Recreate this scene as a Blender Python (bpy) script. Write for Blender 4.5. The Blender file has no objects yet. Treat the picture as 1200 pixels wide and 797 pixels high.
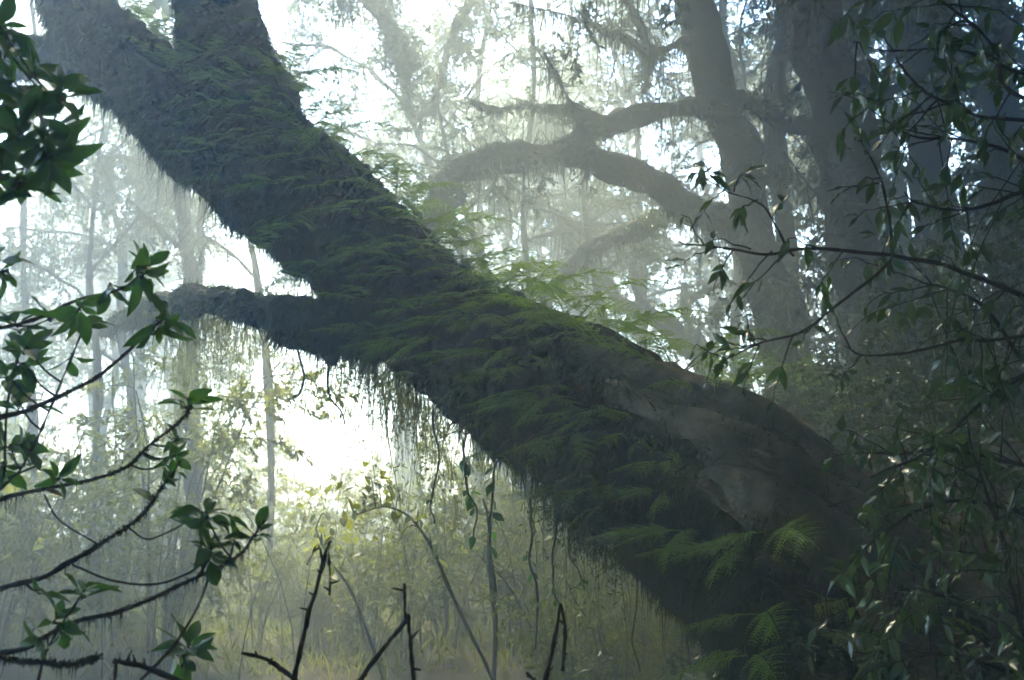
import bpy, math, random
import numpy as np
from mathutils import Vector
from mathutils.bvhtree import BVHTree

SC = bpy.context.scene
COL = SC.collection
rng = np.random.default_rng(7)
R_ = math.radians

# ------------------------------------------------------------------ camera
FPX = 1178.0
PITCH = R_(8.0)
CAM = np.array([0.0, 0.0, 1.6])
FW = np.array([0, math.cos(PITCH), math.sin(PITCH)])
UP = np.array([0, -math.sin(PITCH), math.cos(PITCH)])
RT = np.array([1.0, 0, 0])

def P(x, y, d):
    return CAM + d * (FW + RT * (x - 600.0) / FPX + UP * (398.5 - y) / FPX)

def PX(pts, scale=1.0):
    """[(x, y, depth, width_px)] -> world points and radii"""
    a = np.array([P(p[0], p[1], p[2]) for p in pts])
    r = np.array([p[3] * p[2] / FPX * 0.5 for p in pts])
    return a, r * scale

cd = bpy.data.cameras.new('camera')
cam = bpy.data.objects.new('camera', cd)
COL.objects.link(cam)
cam.location = CAM
cam.rotation_euler = (math.pi / 2 + PITCH, 0, 0)
cd.sensor_width = 36
cd.lens = FPX / 1200 * 36
cd.clip_start = 0.05
cd.clip_end = 400
cd.dof.use_dof = True
cd.dof.focus_distance = 4.2
cd.dof.aperture_fstop = 4.5
SC.camera = cam

# ------------------------------------------------------------------ numpy helpers
def nrm(v):
    v = np.asarray(v, float)
    n = np.linalg.norm(v, axis=-1, keepdims=True)
    return v / np.maximum(n, 1e-9)

def _hash(ix, iy, iz):
    h = (ix * 374761393 + iy * 668265263 + iz * 2147483647) & 0xffffffff
    h = ((h ^ (h >> 13)) * 1274126177) & 0xffffffff
    return ((h ^ (h >> 16)) & 0xffff) / 65535.0

def vnoise(p):
    p = np.asarray(p, float)
    i = np.floor(p).astype(np.int64)
    f = p - i
    f = f * f * (3 - 2 * f)
    out = 0
    for dx in (0, 1):
        wx = f[:, 0] if dx else 1 - f[:, 0]
        for dy in (0, 1):
            wy = f[:, 1] if dy else 1 - f[:, 1]
            for dz in (0, 1):
                wz = f[:, 2] if dz else 1 - f[:, 2]
                out = out + wx * wy * wz * _hash(i[:, 0] + dx, i[:, 1] + dy, i[:, 2] + dz)
    return out * 2 - 1

def fbm(p, octv=4):
    s, a = 0, 1.0
    p = np.asarray(p, float) + 31.7
    for _ in range(octv):
        s = s + a * vnoise(p)
        p = p * 2.03 + 11.3
        a *= 0.5
    return s

def catmull(pts, n):
    pts = np.asarray(pts, float)
    if len(pts) < 3:
        t = np.linspace(0, 1, n)[:, None]
        return pts[0] * (1 - t) + pts[-1] * t
    ext = np.vstack([2 * pts[0] - pts[1], pts, 2 * pts[-1] - pts[-2]])
    m = len(pts) - 1
    u = np.linspace(0, m - 1e-6, n)
    k = u.astype(int)
    t = (u - k)[:, None]
    p0, p1, p2, p3 = ext[k], ext[k + 1], ext[k + 2], ext[k + 3]
    return 0.5 * (2 * p1 + (p2 - p0) * t + (2 * p0 - 5 * p1 + 4 * p2 - p3) * t ** 2 + (3 * p1 - p0 - 3 * p2 + p3) * t ** 3)

def frames(path):
    T = nrm(np.gradient(path, axis=0))
    n = np.cross(T[0], [0.3, 0.2, 0.93])
    if np.linalg.norm(n) < 0.05:
        n = np.cross(T[0], [1, 0, 0])
    n = nrm(n)
    N = np.zeros_like(path)
    for i in range(len(path)):
        n = n - T[i] * np.dot(n, T[i])
        n = n / max(np.linalg.norm(n), 1e-9)
        N[i] = n
    return T, N, np.cross(T, N)

class MB:
    """collects geometry and links it as ONE mesh object"""
    def __init__(self):
        self.v, self.f, self.m, self.n = [], [], [], 0
    def add(self, V, F, mi=0):
        V = np.asarray(V, np.float32)
        for f in (F if isinstance(F, list) else [F]):
            f = np.asarray(f, np.int64)
            if len(f):
                self.f.append(f + self.n)
                self.m.append(np.full(len(f), mi, np.int32))
        self.v.append(V)
        self.n += len(V)
    def tube(self, pts, rad, ns=8, n=None, mi=0, amp=0.0, freq=3.0, cap=True):
        pts = np.asarray(pts, float)
        rad = np.asarray(rad, float) if np.ndim(rad) else np.full(len(pts), float(rad))
        if n is None:
            n = len(pts)
        if n != len(pts):
            q = catmull(np.hstack([pts, rad[:, None]]), n)
            pts, rad = q[:, :3], np.maximum(q[:, 3], 1e-4)
        T, N, B = frames(pts)
        a = np.linspace(0, 2 * math.pi, ns, endpoint=False)
        d = N[:, None] * np.cos(a)[None, :, None] + B[:, None] * np.sin(a)[None, :, None]
        V = pts[:, None] + d * rad[:, None, None]
        if amp:
            disp = fbm(V.reshape(-1, 3) * freq, 4).reshape(n, ns)
            V = V + d * (disp * amp)[:, :, None] * (rad / rad.max())[:, None, None] ** 0.5
        i = np.arange(n - 1)[:, None] * ns
        j = np.arange(ns)[None, :]
        k = (j + 1) % ns
        F = np.stack([i + j, i + k, i + ns + k, i + ns + j], -1).reshape(-1, 4)
        V = V.reshape(-1, 3)
        Fs = [F]
        if cap:
            V = np.vstack([V, pts[0], pts[-1]])
            c0, c1 = n * ns, n * ns + 1
            jj = np.arange(ns)
            kk = (jj + 1) % ns
            Fs.append(np.stack([np.full(ns, c0), kk, jj], -1))
            Fs.append(np.stack([np.full(ns, c1), (n - 1) * ns + jj, (n - 1) * ns + kk], -1))
        self.add(V, Fs, mi)
    def leaves(self, pos, axis, normal, L, W, tpl, mi=0):
        if len(pos) == 0:
            return
        tv, tf = tpl
        A = nrm(axis)
        S = nrm(np.cross(normal, A))
        Nn = np.cross(A, S)
        L = np.broadcast_to(np.asarray(L, float), (len(pos),))
        W = np.broadcast_to(np.asarray(W, float), (len(pos),))
        V = (pos[:, None] + A[:, None] * (tv[None, :, 0, None] * L[:, None, None])
             + S[:, None] * (tv[None, :, 1, None] * W[:, None, None])
             + Nn[:, None] * (tv[None, :, 2, None] * L[:, None, None]))
        k = len(tv)
        off = (np.arange(len(pos)) * k)[:, None, None]
        self.add(V.reshape(-1, 3), [(f[None] + off).reshape(-1, f.shape[1]) for f in tf], mi)
    def merge(self, V, F, M):
        self.v.append(V); self.n0 = self.n
        for f, m in zip(F, M):
            self.f.append(f + self.n); self.m.append(np.full(len(f), m, np.int32))
        self.n += len(V)
    def arrays(self):
        return np.vstack(self.v), self.f, [int(m[0]) for m in self.m]
    def mesh(self, name, mats, smooth=True):
        me = bpy.data.meshes.new(name)
        V = np.vstack(self.v).astype(np.float32)
        me.vertices.add(len(V))
        me.vertices.foreach_set('co', V.ravel())
        sizes = np.concatenate([np.full(len(f), f.shape[1]) for f in self.f])
        loops = np.concatenate([f.ravel() for f in self.f])
        me.loops.add(len(loops))
        me.loops.foreach_set('vertex_index', loops.astype(np.int32))
        me.polygons.add(len(sizes))
        st = np.concatenate([[0], np.cumsum(sizes)[:-1]])
        me.polygons.foreach_set('loop_start', st.astype(np.int32))
        me.polygons.foreach_set('loop_total', sizes.astype(np.int32))
        me.polygons.foreach_set('material_index', np.concatenate(self.m).astype(np.int32))
        me.polygons.foreach_set('use_smooth', np.full(len(sizes), smooth))
        for m in (mats if isinstance(mats, (list, tuple)) else [mats]):
            me.materials.append(m)
        me.update(calc_edges=True)
        return me
    def build(self, name, mats, parent=None, smooth=True, loc=None):
        if not self.v:
            return None
        if loc is not None:
            self.v = [v - np.asarray(loc, np.float32) for v in self.v]
        o = bpy.data.objects.new(name, self.mesh(name, mats, smooth))
        COL.objects.link(o)
        if parent:
            o.parent = parent
        return o

def tag(o, label=None, cat=None, group=None, kind=None):
    if label: o['label'] = label
    if cat: o['category'] = cat
    if group: o['group'] = group
    if kind: o['kind'] = kind
    return o

def thing(name, label, cat, loc, group=None):
    o = bpy.data.objects.new(name, None)
    o.empty_display_size = 0.1
    COL.objects.link(o)
    o.location = [float(c) for c in loc]
    return tag(o, label, cat, group)

def part(mb, name, mats, parent, smooth=True):
    """build in world space, store relative to its thing (things have no rotation when built)"""
    return mb.build(name, mats, parent, smooth, loc=np.array(parent.location))

def copy_tree(o, parent=None):
    c = o.copy()
    COL.objects.link(c)
    if parent: c.parent = parent
    for ch in list(o.children):
        copy_tree(ch, c)
    return c

# ------------------------------------------------------------------ materials
def new_mat(name):
    m = bpy.data.materials.new(name)
    m.use_nodes = True
    nt = m.node_tree
    nt.nodes.clear()
    return m, nt, nt.nodes, nt.links

def leaf_mat(name, c1, c2, rough=0.45, transl=0.3, tcol=None, spec=0.4, spots=0.0):
    m, nt, N, L = new_mat(name)
    out = N.new('ShaderNodeOutputMaterial')
    mix = N.new('ShaderNodeMixShader'); mix.inputs[0].default_value = transl
    pb = N.new('ShaderNodeBsdfPrincipled')
    pb.inputs['Roughness'].default_value = rough
    pb.inputs['Specular IOR Level'].default_value = spec
    tr = N.new('ShaderNodeBsdfTranslucent')
    geo = N.new('ShaderNodeNewGeometry')
    oi = N.new('ShaderNodeObjectInfo')
    ad = N.new('ShaderNodeMath'); ad.operation = 'MULTIPLY_ADD'
    ad.inputs[1].default_value = 0.7
    mul = N.new('ShaderNodeMath'); mul.operation = 'MULTIPLY'; mul.inputs[1].default_value = 0.3
    L.new(oi.outputs['Random'], mul.inputs[0])
    L.new(geo.outputs['Random Per Island'], ad.inputs[0])
    L.new(mul.outputs[0], ad.inputs[2])
    rp = N.new('ShaderNodeValToRGB')
    rp.color_ramp.elements[0].color = (*c1, 1); rp.color_ramp.elements[1].color = (*c2, 1)
    L.new(ad.outputs[0], rp.inputs[0])
    col = rp.outputs[0]
    if spots:
        tc = N.new('ShaderNodeTexCoord')
        nz = N.new('ShaderNodeTexNoise'); nz.inputs['Scale'].default_value = 60; nz.inputs['Detail'].default_value = 4
        L.new(tc.outputs['Object'], nz.inputs['Vector'])
        r2 = N.new('ShaderNodeValToRGB')
        r2.color_ramp.elements[0].position = 0.62; r2.color_ramp.elements[1].position = 0.75
        r2.color_ramp.elements[1].color = (spots, spots, spots, 1)
        L.new(nz.outputs[0], r2.inputs[0])
        mx = N.new('ShaderNodeMixRGB'); mx.inputs['Color2'].default_value = (0.09, 0.07, 0.03, 1)
        L.new(r2.outputs[0], mx.inputs['Fac']); L.new(col, mx.inputs['Color1'])
        col = mx.outputs[0]
        bp = N.new('ShaderNodeBump'); bp.inputs['Strength'].default_value = 0.25; bp.inputs['Distance'].default_value = 0.003
        L.new(nz.outputs[0], bp.inputs['Height']); L.new(bp.outputs[0], pb.inputs['Normal'])
    L.new(col, pb.inputs['Base Color'])
    hs = N.new('ShaderNodeMixRGB'); hs.blend_type = 'MULTIPLY'; hs.inputs['Fac'].default_value = 1
    t = tcol or (1.6, 1.7, 0.8)
    hs.inputs['Color2'].default_value = (*t, 1)
    L.new(col, hs.inputs['Color1']); L.new(hs.outputs[0], tr.inputs['Color'])
    L.new(pb.outputs[0], mix.inputs[1]); L.new(tr.outputs[0], mix.inputs[2])
    L.new(mix.outputs[0], out.inputs['Surface'])
    return m

def bark_mat(name, stops, scale=4.0, bump=0.6, rough=0.9, bare=None, spec=0.2):
    """noise-driven bark / moss; `bare` = second colour pair shown where the 'bare' attribute is 1"""
    m, nt, N, L = new_mat(name)
    out = N.new('ShaderNodeOutputMaterial')
    pb = N.new('ShaderNodeBsdfPrincipled')
    pb.inputs['Roughness'].default_value = rough
    pb.inputs['Specular IOR Level'].default_value = spec
    tc = N.new('ShaderNodeTexCoord')
    nz = N.new('ShaderNodeTexNoise')
    nz.inputs['Scale'].default_value = scale; nz.inputs['Detail'].default_value = 8; nz.inputs['Roughness'].default_value = 0.65
    L.new(tc.outputs['Object'], nz.inputs['Vector'])
    rp = N.new('ShaderNodeValToRGB')
    e = rp.color_ramp.elements
    e[0].position, e[0].color = stops[0][0], (*stops[0][1], 1)
    e[1].position, e[1].color = stops[-1][0], (*stops[-1][1], 1)
    for p_, c_ in stops[1:-1]:
        q = e.new(p_); q.color = (*c_, 1)
    L.new(nz.outputs[0], rp.inputs[0])
    col = rp.outputs[0]
    fine = N.new('ShaderNodeTexNoise'); fine.inputs['Scale'].default_value = scale * 9; fine.inputs['Detail'].default_value = 6
    L.new(tc.outputs['Object'], fine.inputs['Vector'])
    if bare:
        at = N.new('ShaderNodeAttribute'); at.attribute_name = 'bare'
        n2 = N.new('ShaderNodeTexNoise'); n2.inputs['Scale'].default_value = 1.0; n2.inputs['Detail'].default_value = 9
        n2.inputs['Roughness'].default_value = 0.7
        ga = N.new('ShaderNodeAttribute'); ga.attribute_name = 'grain'
        L.new(ga.outputs['Vector'], n2.inputs['Vector'])
        r2 = N.new('ShaderNodeValToRGB')
        q = r2.color_ramp.elements
        q[0].position, q[0].color = 0.40, (*bare[0], 1)
        q[1].position, q[1].color = 0.66, (*bare[-1], 1)
        for i_, c_ in enumerate(bare[1:-1]):
            z = q.new(0.40 + 0.26 * (i_ + 1) / (len(bare) - 1)); z.color = (*c_, 1)
        L.new(n2.outputs[0], r2.inputs[0])
        mx = N.new('ShaderNodeMixRGB')
        L.new(at.outputs['Fac'], mx.inputs['Fac']); L.new(col, mx.inputs['Color1']); L.new(r2.outputs[0], mx.inputs['Color2'])
        col = mx.outputs[0]
    L.new(col, pb.inputs['Base Color'])
    ad = N.new('ShaderNodeMath'); ad.operation = 'MULTIPLY_ADD'; ad.inputs[1].default_value = 0.5
    L.new(fine.outputs[0], ad.inputs[0]); L.new(nz.outputs[0], ad.inputs[2])
    if bare:
        m4 = N.new('ShaderNodeMath'); m4.operation = 'MULTIPLY'
        L.new(n2.outputs[0], m4.inputs[0]); L.new(at.outputs['Fac'], m4.inputs[1])
        a4 = N.new('ShaderNodeMath'); a4.operation = 'ADD'
        L.new(m4.outputs[0], a4.inputs[0]); L.new(ad.outputs[0], a4.inputs[1])
        ad = a4
    bp = N.new('ShaderNodeBump'); bp.inputs['Strength'].default_value = bump; bp.inputs['Distance'].default_value = 0.04
    L.new(ad.outputs[0], bp.inputs['Height']); L.new(bp.outputs[0], pb.inputs['Normal'])
    L.new(pb.outputs[0], out.inputs['Surface'])
    return m

M = {}
M['trunk'] = bark_mat('mossy_bark', [(0.3, (0.018, 0.016, 0.010)), (0.5, (0.026, 0.030, 0.012)), (0.72, (0.045, 0.058, 0.018))], 5.0, 1.0,
                      bare=[(0.030, 0.036, 0.012), (0.085, 0.068, 0.038), (0.17, 0.132, 0.082), (0.27, 0.22, 0.15)])
M['bg_bark'] = bark_mat('distant_bark', [(0.3, (0.022, 0.022, 0.018)), (0.55, (0.035, 0.038, 0.026)), (0.75, (0.055, 0.06, 0.035))], 4.0, 0.9)
M['twig'] = bark_mat('twig_bark', [(0.35, (0.020, 0.015, 0.012)), (0.65, (0.045, 0.034, 0.026))], 30.0, 0.5)
M['dead'] = bark_mat('dead_wood', [(0.35, (0.016, 0.012, 0.010)), (0.65, (0.045, 0.032, 0.024))], 40.0, 0.8)
M['root'] = bark_mat('smooth_root_bark', [(0.30, (0.034, 0.036, 0.016)), (0.44, (0.068, 0.058, 0.030)), (0.57, (0.12, 0.095, 0.058)), (0.72, (0.19, 0.155, 0.105))], 7.0, 0.8, rough=0.75, spec=0.3)
M['pale_bark'] = bark_mat('pale_bark', [(0.3, (0.06, 0.055, 0.04)), (0.6, (0.10, 0.10, 0.065)), (0.75, (0.15, 0.15, 0.11))], 9.0, 0.7)
M['moss'] = leaf_mat('moss_strands', (0.016, 0.025, 0.005), (0.050, 0.070, 0.012), 0.9, 0.25, spec=0.1)
M['moss_dark'] = leaf_mat('dark_moss_strands', (0.012, 0.012, 0.006), (0.034, 0.036, 0.013), 0.9, 0.15, spec=0.1)
M['lichen'] = leaf_mat('hanging_lichen', (0.08, 0.09, 0.04), (0.17, 0.18, 0.085), 0.9, 0.35, spec=0.1)
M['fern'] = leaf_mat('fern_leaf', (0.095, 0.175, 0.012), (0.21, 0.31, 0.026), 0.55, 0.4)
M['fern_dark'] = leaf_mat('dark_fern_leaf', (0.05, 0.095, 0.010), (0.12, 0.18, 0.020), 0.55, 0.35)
M['leaf_front'] = leaf_mat('broad_leaf', (0.024, 0.070, 0.013), (0.062, 0.15, 0.027), 0.42, 0.40, spec=0.35, spots=0.5)
M['leaf_wet'] = leaf_mat('wet_leaf', (0.024, 0.056, 0.015), (0.058, 0.115, 0.028), 0.30, 0.30, spec=0.65, spots=0.4)
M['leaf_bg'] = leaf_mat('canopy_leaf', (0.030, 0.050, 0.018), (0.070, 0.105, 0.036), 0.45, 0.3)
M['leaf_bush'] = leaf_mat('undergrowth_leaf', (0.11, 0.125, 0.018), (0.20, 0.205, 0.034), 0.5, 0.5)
M['leaf_dry'] = leaf_mat('dry_leaf', (0.10, 0.055, 0.02), (0.20, 0.115, 0.04), 0.6, 0.3)

# ------------------------------------------------------------------ leaf templates
def leaf_grid(nx, ny, shape, droop=0.18, fold=0.12, wave=0.0):
    V, F = [], []
    for i in range(nx + 1):
        u = i / nx
        w = shape(u)
        for j in range(ny + 1):
            v = j / ny * 2 - 1
            z = abs(v) * fold * w - droop * u * u + wave * math.sin(u * 17 + (2 if v > 0 else 0)) * abs(v) * w
            V.append((u, v * w * 0.5, z))
    for i in range(nx):
        for j in range(ny):
            a = i * (ny + 1) + j
            F.append((a, a + ny + 1, a + ny + 2, a + 1))
    return np.array(V), [np.array(F)]

def ell(u):
    return max(0.03, (math.sin(math.pi * min(1, max(0, (u - 0.06) / 0.94)) ** 0.85)) ** 0.8) if u < 0.995 else 0.015
def lance(u):
    return max(0.04, (math.sin(math.pi * min(1, max(0, (u - 0.07) / 0.93)) ** 0.72)) ** 1.1) if u < 0.995 else 0.01

LEAF_LO = (np.array([(0, 0, 0), (0.42, -0.5, 0.07), (1, 0, -0.12), (0.42, 0.5, 0.07)]), [np.array([(0, 1, 2), (0, 2, 3)])])
LEAF_MID = leaf_grid(4, 2, ell, 0.2, 0.06)
LEAF_HI = leaf_grid(9, 4, ell, 0.13, 0.055, 0.006)
LEAF_HI2 = leaf_grid(9, 4, ell, 0.30, 0.075, 0.012)
def twist(tpl, a, side):
    V = tpl[0].copy()
    t = V[:, 0] * a
    y, z = V[:, 1].copy(), V[:, 2].copy()
    V[:, 1] = y * np.cos(t) + side * V[:, 0] ** 2
    V[:, 2] = z + y * np.sin(t) * 0.4
    return V, tpl[1]
LEAF_HI3 = twist(leaf_grid(9, 4, ell, 0.05, 0.09, 0.016), 1.1, 0.12)
LEAF_HI4 = twist(leaf_grid(9, 4, ell, 0.55, 0.05, 0.02), -0.8, -0.15)
LEAF_LANCE = leaf_grid(9, 2, lance, 0.28, 0.06, 0.022)
LEAF_LANCE2 = leaf_grid(9, 2, lance, 0.03, 0.05, 0.03)
BLADE = (np.array([(0, -0.5, 0), (0, 0.5, 0), (0.55, 0.38, 0.02), (0.55, -0.38, 0.02), (1, 0, -0.06)]),
         [np.array([(0, 1, 2, 3)]), np.array([(3, 2, 4)])])

def rand_unit(n):
    return nrm(rng.normal(size=(n, 3)))

def strands(mb, pos, length, width, mi=0, seg=4, sway=0.06):
    """hanging threads: narrow tapering ribbons that fall straight down with a little waver"""
    n = len(pos)
    if n == 0: return
    length = np.broadcast_to(np.asarray(length, float), (n,))
    width = np.broadcast_to(np.asarray(width, float), (n,))
    yaw = rng.uniform(0, math.pi, n)
    side = np.stack([np.cos(yaw), np.sin(yaw), np.zeros(n)], -1)
    drift = rng.normal(size=(n, 3)) * [1, 1, 0] * sway
    ph = rng.uniform(0, 6.28, n)
    rows = []
    for k in range(seg + 1):
        t = k / seg
        c = pos + np.stack([np.zeros(n), np.zeros(n), -length * t], -1) + drift * (length * t)[:, None]
        c = c + side * (np.sin(ph + t * 5) * length * 0.035)[:, None]
        w = width * (1 - 0.85 * t) * 0.5
        rows += [c - side * w[:, None], c + side * w[:, None]]
    V = np.stack(rows, 1).reshape(-1, 3)
    k = 2 * (seg + 1)
    f = np.array([(2 * i, 2 * i + 1, 2 * i + 3, 2 * i + 2) for i in range(seg)])
    mb.add(V, (f[None] + (np.arange(n) * k)[:, None, None]).reshape(-1, 4), mi)

# ------------------------------------------------------------------ ground
def sstep(a, b, x):
    t = np.clip((x - a) / (b - a), 0, 1)
    return t * t * (3 - 2 * t)

def gz(x, y):
    x = np.asarray(x, float); y = np.asarray(y, float)
    p = np.stack([x * 0.35, y * 0.35, np.zeros_like(x)], -1).reshape(-1, 3)
    n = fbm(p, 3).reshape(x.shape)
    bank = 2.25 * sstep(0.5, 3.3, x) * sstep(1.5, 4.2, y)
    return bank + 0.14 * n - 0.5 * sstep(3, 25, -x) + 0.02 * np.maximum(x - 4, 0)

def ground():
    xs = np.concatenate([np.linspace(-60, -12, 17), np.linspace(-11, 11, 90), np.linspace(12, 60, 17)])
    ys = np.concatenate([np.linspace(-20, -2, 10), np.linspace(-1, 22, 94), np.linspace(23, 70, 17)])
    X, Y = np.meshgrid(xs, ys, indexing='ij')
    Z = gz(X, Y)
    V = np.stack([X, Y, Z], -1).reshape(-1, 3)
    ny = len(ys)
    i = np.arange(len(xs) - 1)[:, None] * ny; j = np.arange(ny - 1)[None]
    F = np.stack([i + j, i + ny + j, i + ny + j + 1, i + j + 1], -1).reshape(-1, 4)
    mb = MB(); mb.add(V, F)
    m = bark_mat('forest_floor', [(0.3, (0.035, 0.027, 0.017)), (0.5, (0.06, 0.05, 0.028)), (0.7, (0.055, 0.075, 0.025))], 1.5, 1.0)
    o = mb.build('forest_floor', m)
    o['kind'] = 'structure'
ground()

# ------------------------------------------------------------------ leaning mossy tree
TRUNK = [(236, -95, 8.3, 74), (248, -20, 8.0, 82), (266, 60, 7.6, 98), (296, 142, 7.2, 114), (338, 208, 6.9, 126),
         (400, 275, 6.55, 138), (462, 333, 6.2, 144), (532, 387, 5.9, 148), (606, 441, 5.6, 158), (684, 496, 5.3, 172),
         (770, 560, 5.02, 190), (860, 624, 4.85, 212), (950, 700, 4.7, 250), (1040, 790, 4.5, 320), (1120, 900, 4.45, 400)]
RIDGES = [
    [(630, 380, 5.35, 26), (700, 405, 4.99, 42), (780, 447, 4.68, 50), (860, 480, 4.36, 46), (940, 526, 4.22, 48), (1010, 580, 4.2, 54), (1090, 640, 4.1, 56), (1180, 720, 4.05, 66)],
    [(690, 452, 4.95, 26), (770, 484, 4.46, 38), (850, 514, 4.18, 46), (930, 552, 4.02, 52), (1010, 604, 4.05, 60), (1100, 668, 3.98, 68), (1190, 750, 3.95, 80)],
    [(780, 556, 4.55, 50), (840, 566, 4.1, 66), (900, 594, 3.92, 76), (970, 630, 3.95, 88), (1040, 684, 3.9, 96), (1110, 770, 3.9, 110), (1150, 860, 3.9, 120)],
    [(770, 620, 4.6, 50), (830, 655, 4.32, 84), (890, 705, 4.12, 100), (940, 770, 4.05, 120), (970, 850, 4.05, 150)],
]
BARE_SEG = [(0, 0.10, 1.0, 1.0), (1, 0.05, 0.97, 1.0), (2, 0.0, 0.62, 0.85)]

def remesh(mb, voxel, smooth_it):
    tmp = mb.build('tmp', [])
    md = tmp.modifiers.new('r', 'REMESH'); md.mode = 'VOXEL'; md.voxel_size = voxel
    sm = tmp.modifiers.new('s', 'SMOOTH'); sm.iterations = smooth_it; sm.factor = 0.6
    dg = bpy.context.evaluated_depsgraph_get()
    me = bpy.data.meshes.new_from_object(tmp.evaluated_get(dg))
    old = tmp.data
    bpy.data.objects.remove(tmp); bpy.data.meshes.remove(old)
    return me

def mesh_np(me):
    V = np.empty(len(me.vertices) * 3, np.float32); me.vertices.foreach_get('co', V); V = V.reshape(-1, 3)
    N = np.empty(len(me.vertices) * 3, np.float32); me.vertices.foreach_get('normal', N); N = N.reshape(-1, 3)
    return V.astype(float), N.astype(float)

def build_leaning_tree():
    root_loc = P(1060, 800, 4.5)
    t = thing('leaning_tree', 'huge moss covered trunk leaning diagonally across the whole view', 'tree', root_loc)
    mb = MB()
    p, r = PX(TRUNK)
    mb.tube(p, r, 28, 90, amp=0.10, freq=1.6)
    ridge_pts = []
    extra = []
    for a_, b_, f_ in ((0, 1, 0.35), (0, 1, 0.68), (1, 2, 0.4), (1, 2, 0.75)):
        m_ = min(len(RIDGES[a_]), len(RIDGES[b_]))
        qa = catmull(np.array(RIDGES[a_], float), 8); qb = catmull(np.array(RIDGES[b_], float), 8)
        qm = qa * (1 - f_) + qb * f_; qm[:, 3] *= 0.42; qm[:, :2] += rng.normal(size=(8, 2)) * 4
        extra.append([tuple(k_) for k_ in qm])
    for rd in extra:
        p, r = PX(rd)
        mb.tube(p, r, 10, 50)
    for rd in RIDGES:
        p, r = PX(rd, 0.86)
        mb.tube(p, r, 14, 50)
        ridge_pts.append((catmull(p, 60), np.interp(np.linspace(0, 1, 60), np.linspace(0, 1, len(r)), r)))
    me = remesh(mb, 0.019, 3)
    V, N = mesh_np(me)
    bare = np.zeros(len(V))
    for k, u0, u1, s in BARE_SEG:
        q, r = ridge_pts[k]
        d = np.linalg.norm(V[:, None] - q[None], axis=2)
        j = d.argmin(1); dm = d.min(1)
        u = j / 59.0
        w = np.clip(2.1 - dm / r[j], 0, 1) * sstep(u0 - 0.06, u0 + 0.12, u) * (1 - sstep(u1 - 0.1, u1 + 0.05, u)) * s
        bare = np.maximum(bare, w)
    bare *= np.clip(0.55 + 1.1 * fbm(V * 5.0, 4), 0, 1)
    bare *= sstep(-0.75, 0.0, N[:, 2] - 0.35 * N[:, 1])
    soft = 1 - np.clip(bare * 1.6, 0, 1)
    V = V + N * (fbm(V * 3.2, 4) * 0.045 * (0.3 + soft * 0.7) + fbm(V * 11, 3) * 0.016 * (0.35 + soft))[:, None]
    # bark flutes along the bare roots
    ax = nrm(P(1010, 580, 4.35) - P(700, 410, 5.1))
    sdir = nrm(np.cross(ax, [0.2, -1, 0.3]))
    V = V + N * ((np.abs(np.sin((V @ sdir) * 15 + fbm(V * 1.6, 3) * 2.4)) ** 0.6 - 0.7) * 0.06 * np.clip(bare * 2, 0, 1) + np.sin((V @ sdir) * 90 + fbm(V * 3, 3) * 6) * 0.004 * bare)[:, None]
    me.vertices.foreach_set('co', V.astype(np.float32).ravel())
    e2 = nrm(np.cross(ax, [0.1, -0.3, 1.0])); e3 = np.cross(ax, e2)
    warp = fbm(V * 1.6, 3)[:, None] * 0.05
    grain = np.stack([V @ ax * 5.0, V @ e2 * 42.0, V @ e3 * 42.0], -1) + warp * 42
    V = V + N * (fbm(grain * 0.4, 3) * 0.018 * bare)[:, None]
    me.vertices.foreach_set('co', V.astype(np.float32).ravel())
    ga = me.attributes.new('grain', 'FLOAT_VECTOR', 'POINT')
    ga.data.foreach_set('vector', grain.astype(np.float32).ravel())
    at = me.attributes.new('bare', 'FLOAT', 'POINT')
    at.data.foreach_set('value', bare.astype(np.float32))
    me.polygons.foreach_set('use_smooth', np.full(len(me.polygons), True))
    me.materials.clear(); me.materials.append(M['trunk'])
    me.update()
    V, N = mesh_np(me)
    tris = []
    me.calc_loop_triangles()
    T = np.empty(len(me.loop_triangles) * 3, np.int32); me.loop_triangles.foreach_get('vertices', T); T = T.reshape(-1, 3)
    bvh = BVHTree.FromPolygons([tuple(v) for v in V], [tuple(int(i) for i in f) for f in T])
    V2 = V - root_loc
    me.vertices.foreach_set('co', V2.astype(np.float32).ravel()); me.update()
    tr = bpy.data.objects.new('trunk', me); me.name = 'trunk'
    COL.objects.link(tr); tr.parent = t
    root_surf = []
    # smooth bare roots that twist over one another down to the right
    for rd, sc_ in [(RIDGES[0], 0.96), (RIDGES[1], 0.98), (RIDGES[2], 0.90)] + [(e_, 1.12) for e_ in extra]:
        p, r = PX(rd, sc_)
        q = catmull(np.hstack([p, r[:, None]]), 110)
        toc = nrm(CAM - q[:, :3])
        u = np.linspace(0, 1, 110)
        wv = np.stack([fbm(q[:, :3] * 2.3 + k_ * 9, 3) for k_ in range(3)], -1)
        q[:, :3] += wv * 0.022 + toc * (0.030 * sstep(0.0, 0.15, u) - 0.10 * (1 - sstep(0.0, 0.14, u)))[:, None]
        q[:, 3] *= (0.22 + 0.78 * sstep(0, 0.28, u)) * (1 + 0.16 * fbm(q[:, :3] * 3.1, 3))
        rt = MB()
        rt.tube(q[:, :3], q[:, 3], 36, None, amp=0.010, freq=7.0)
        f_ = rt.f[0]
        ro = part(rt, 'root', M['root'], t)
        RV, RN = mesh_np(ro.data)
        RV = RV + root_loc
        root_surf.append((RV, RN, np.clip(0.78 - 1.25 * fbm(RV * 4.5, 4), 0.25, 1), np.vstack([f_[:, [0, 1, 2]], f_[:, [0, 2, 3]]])))
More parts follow.
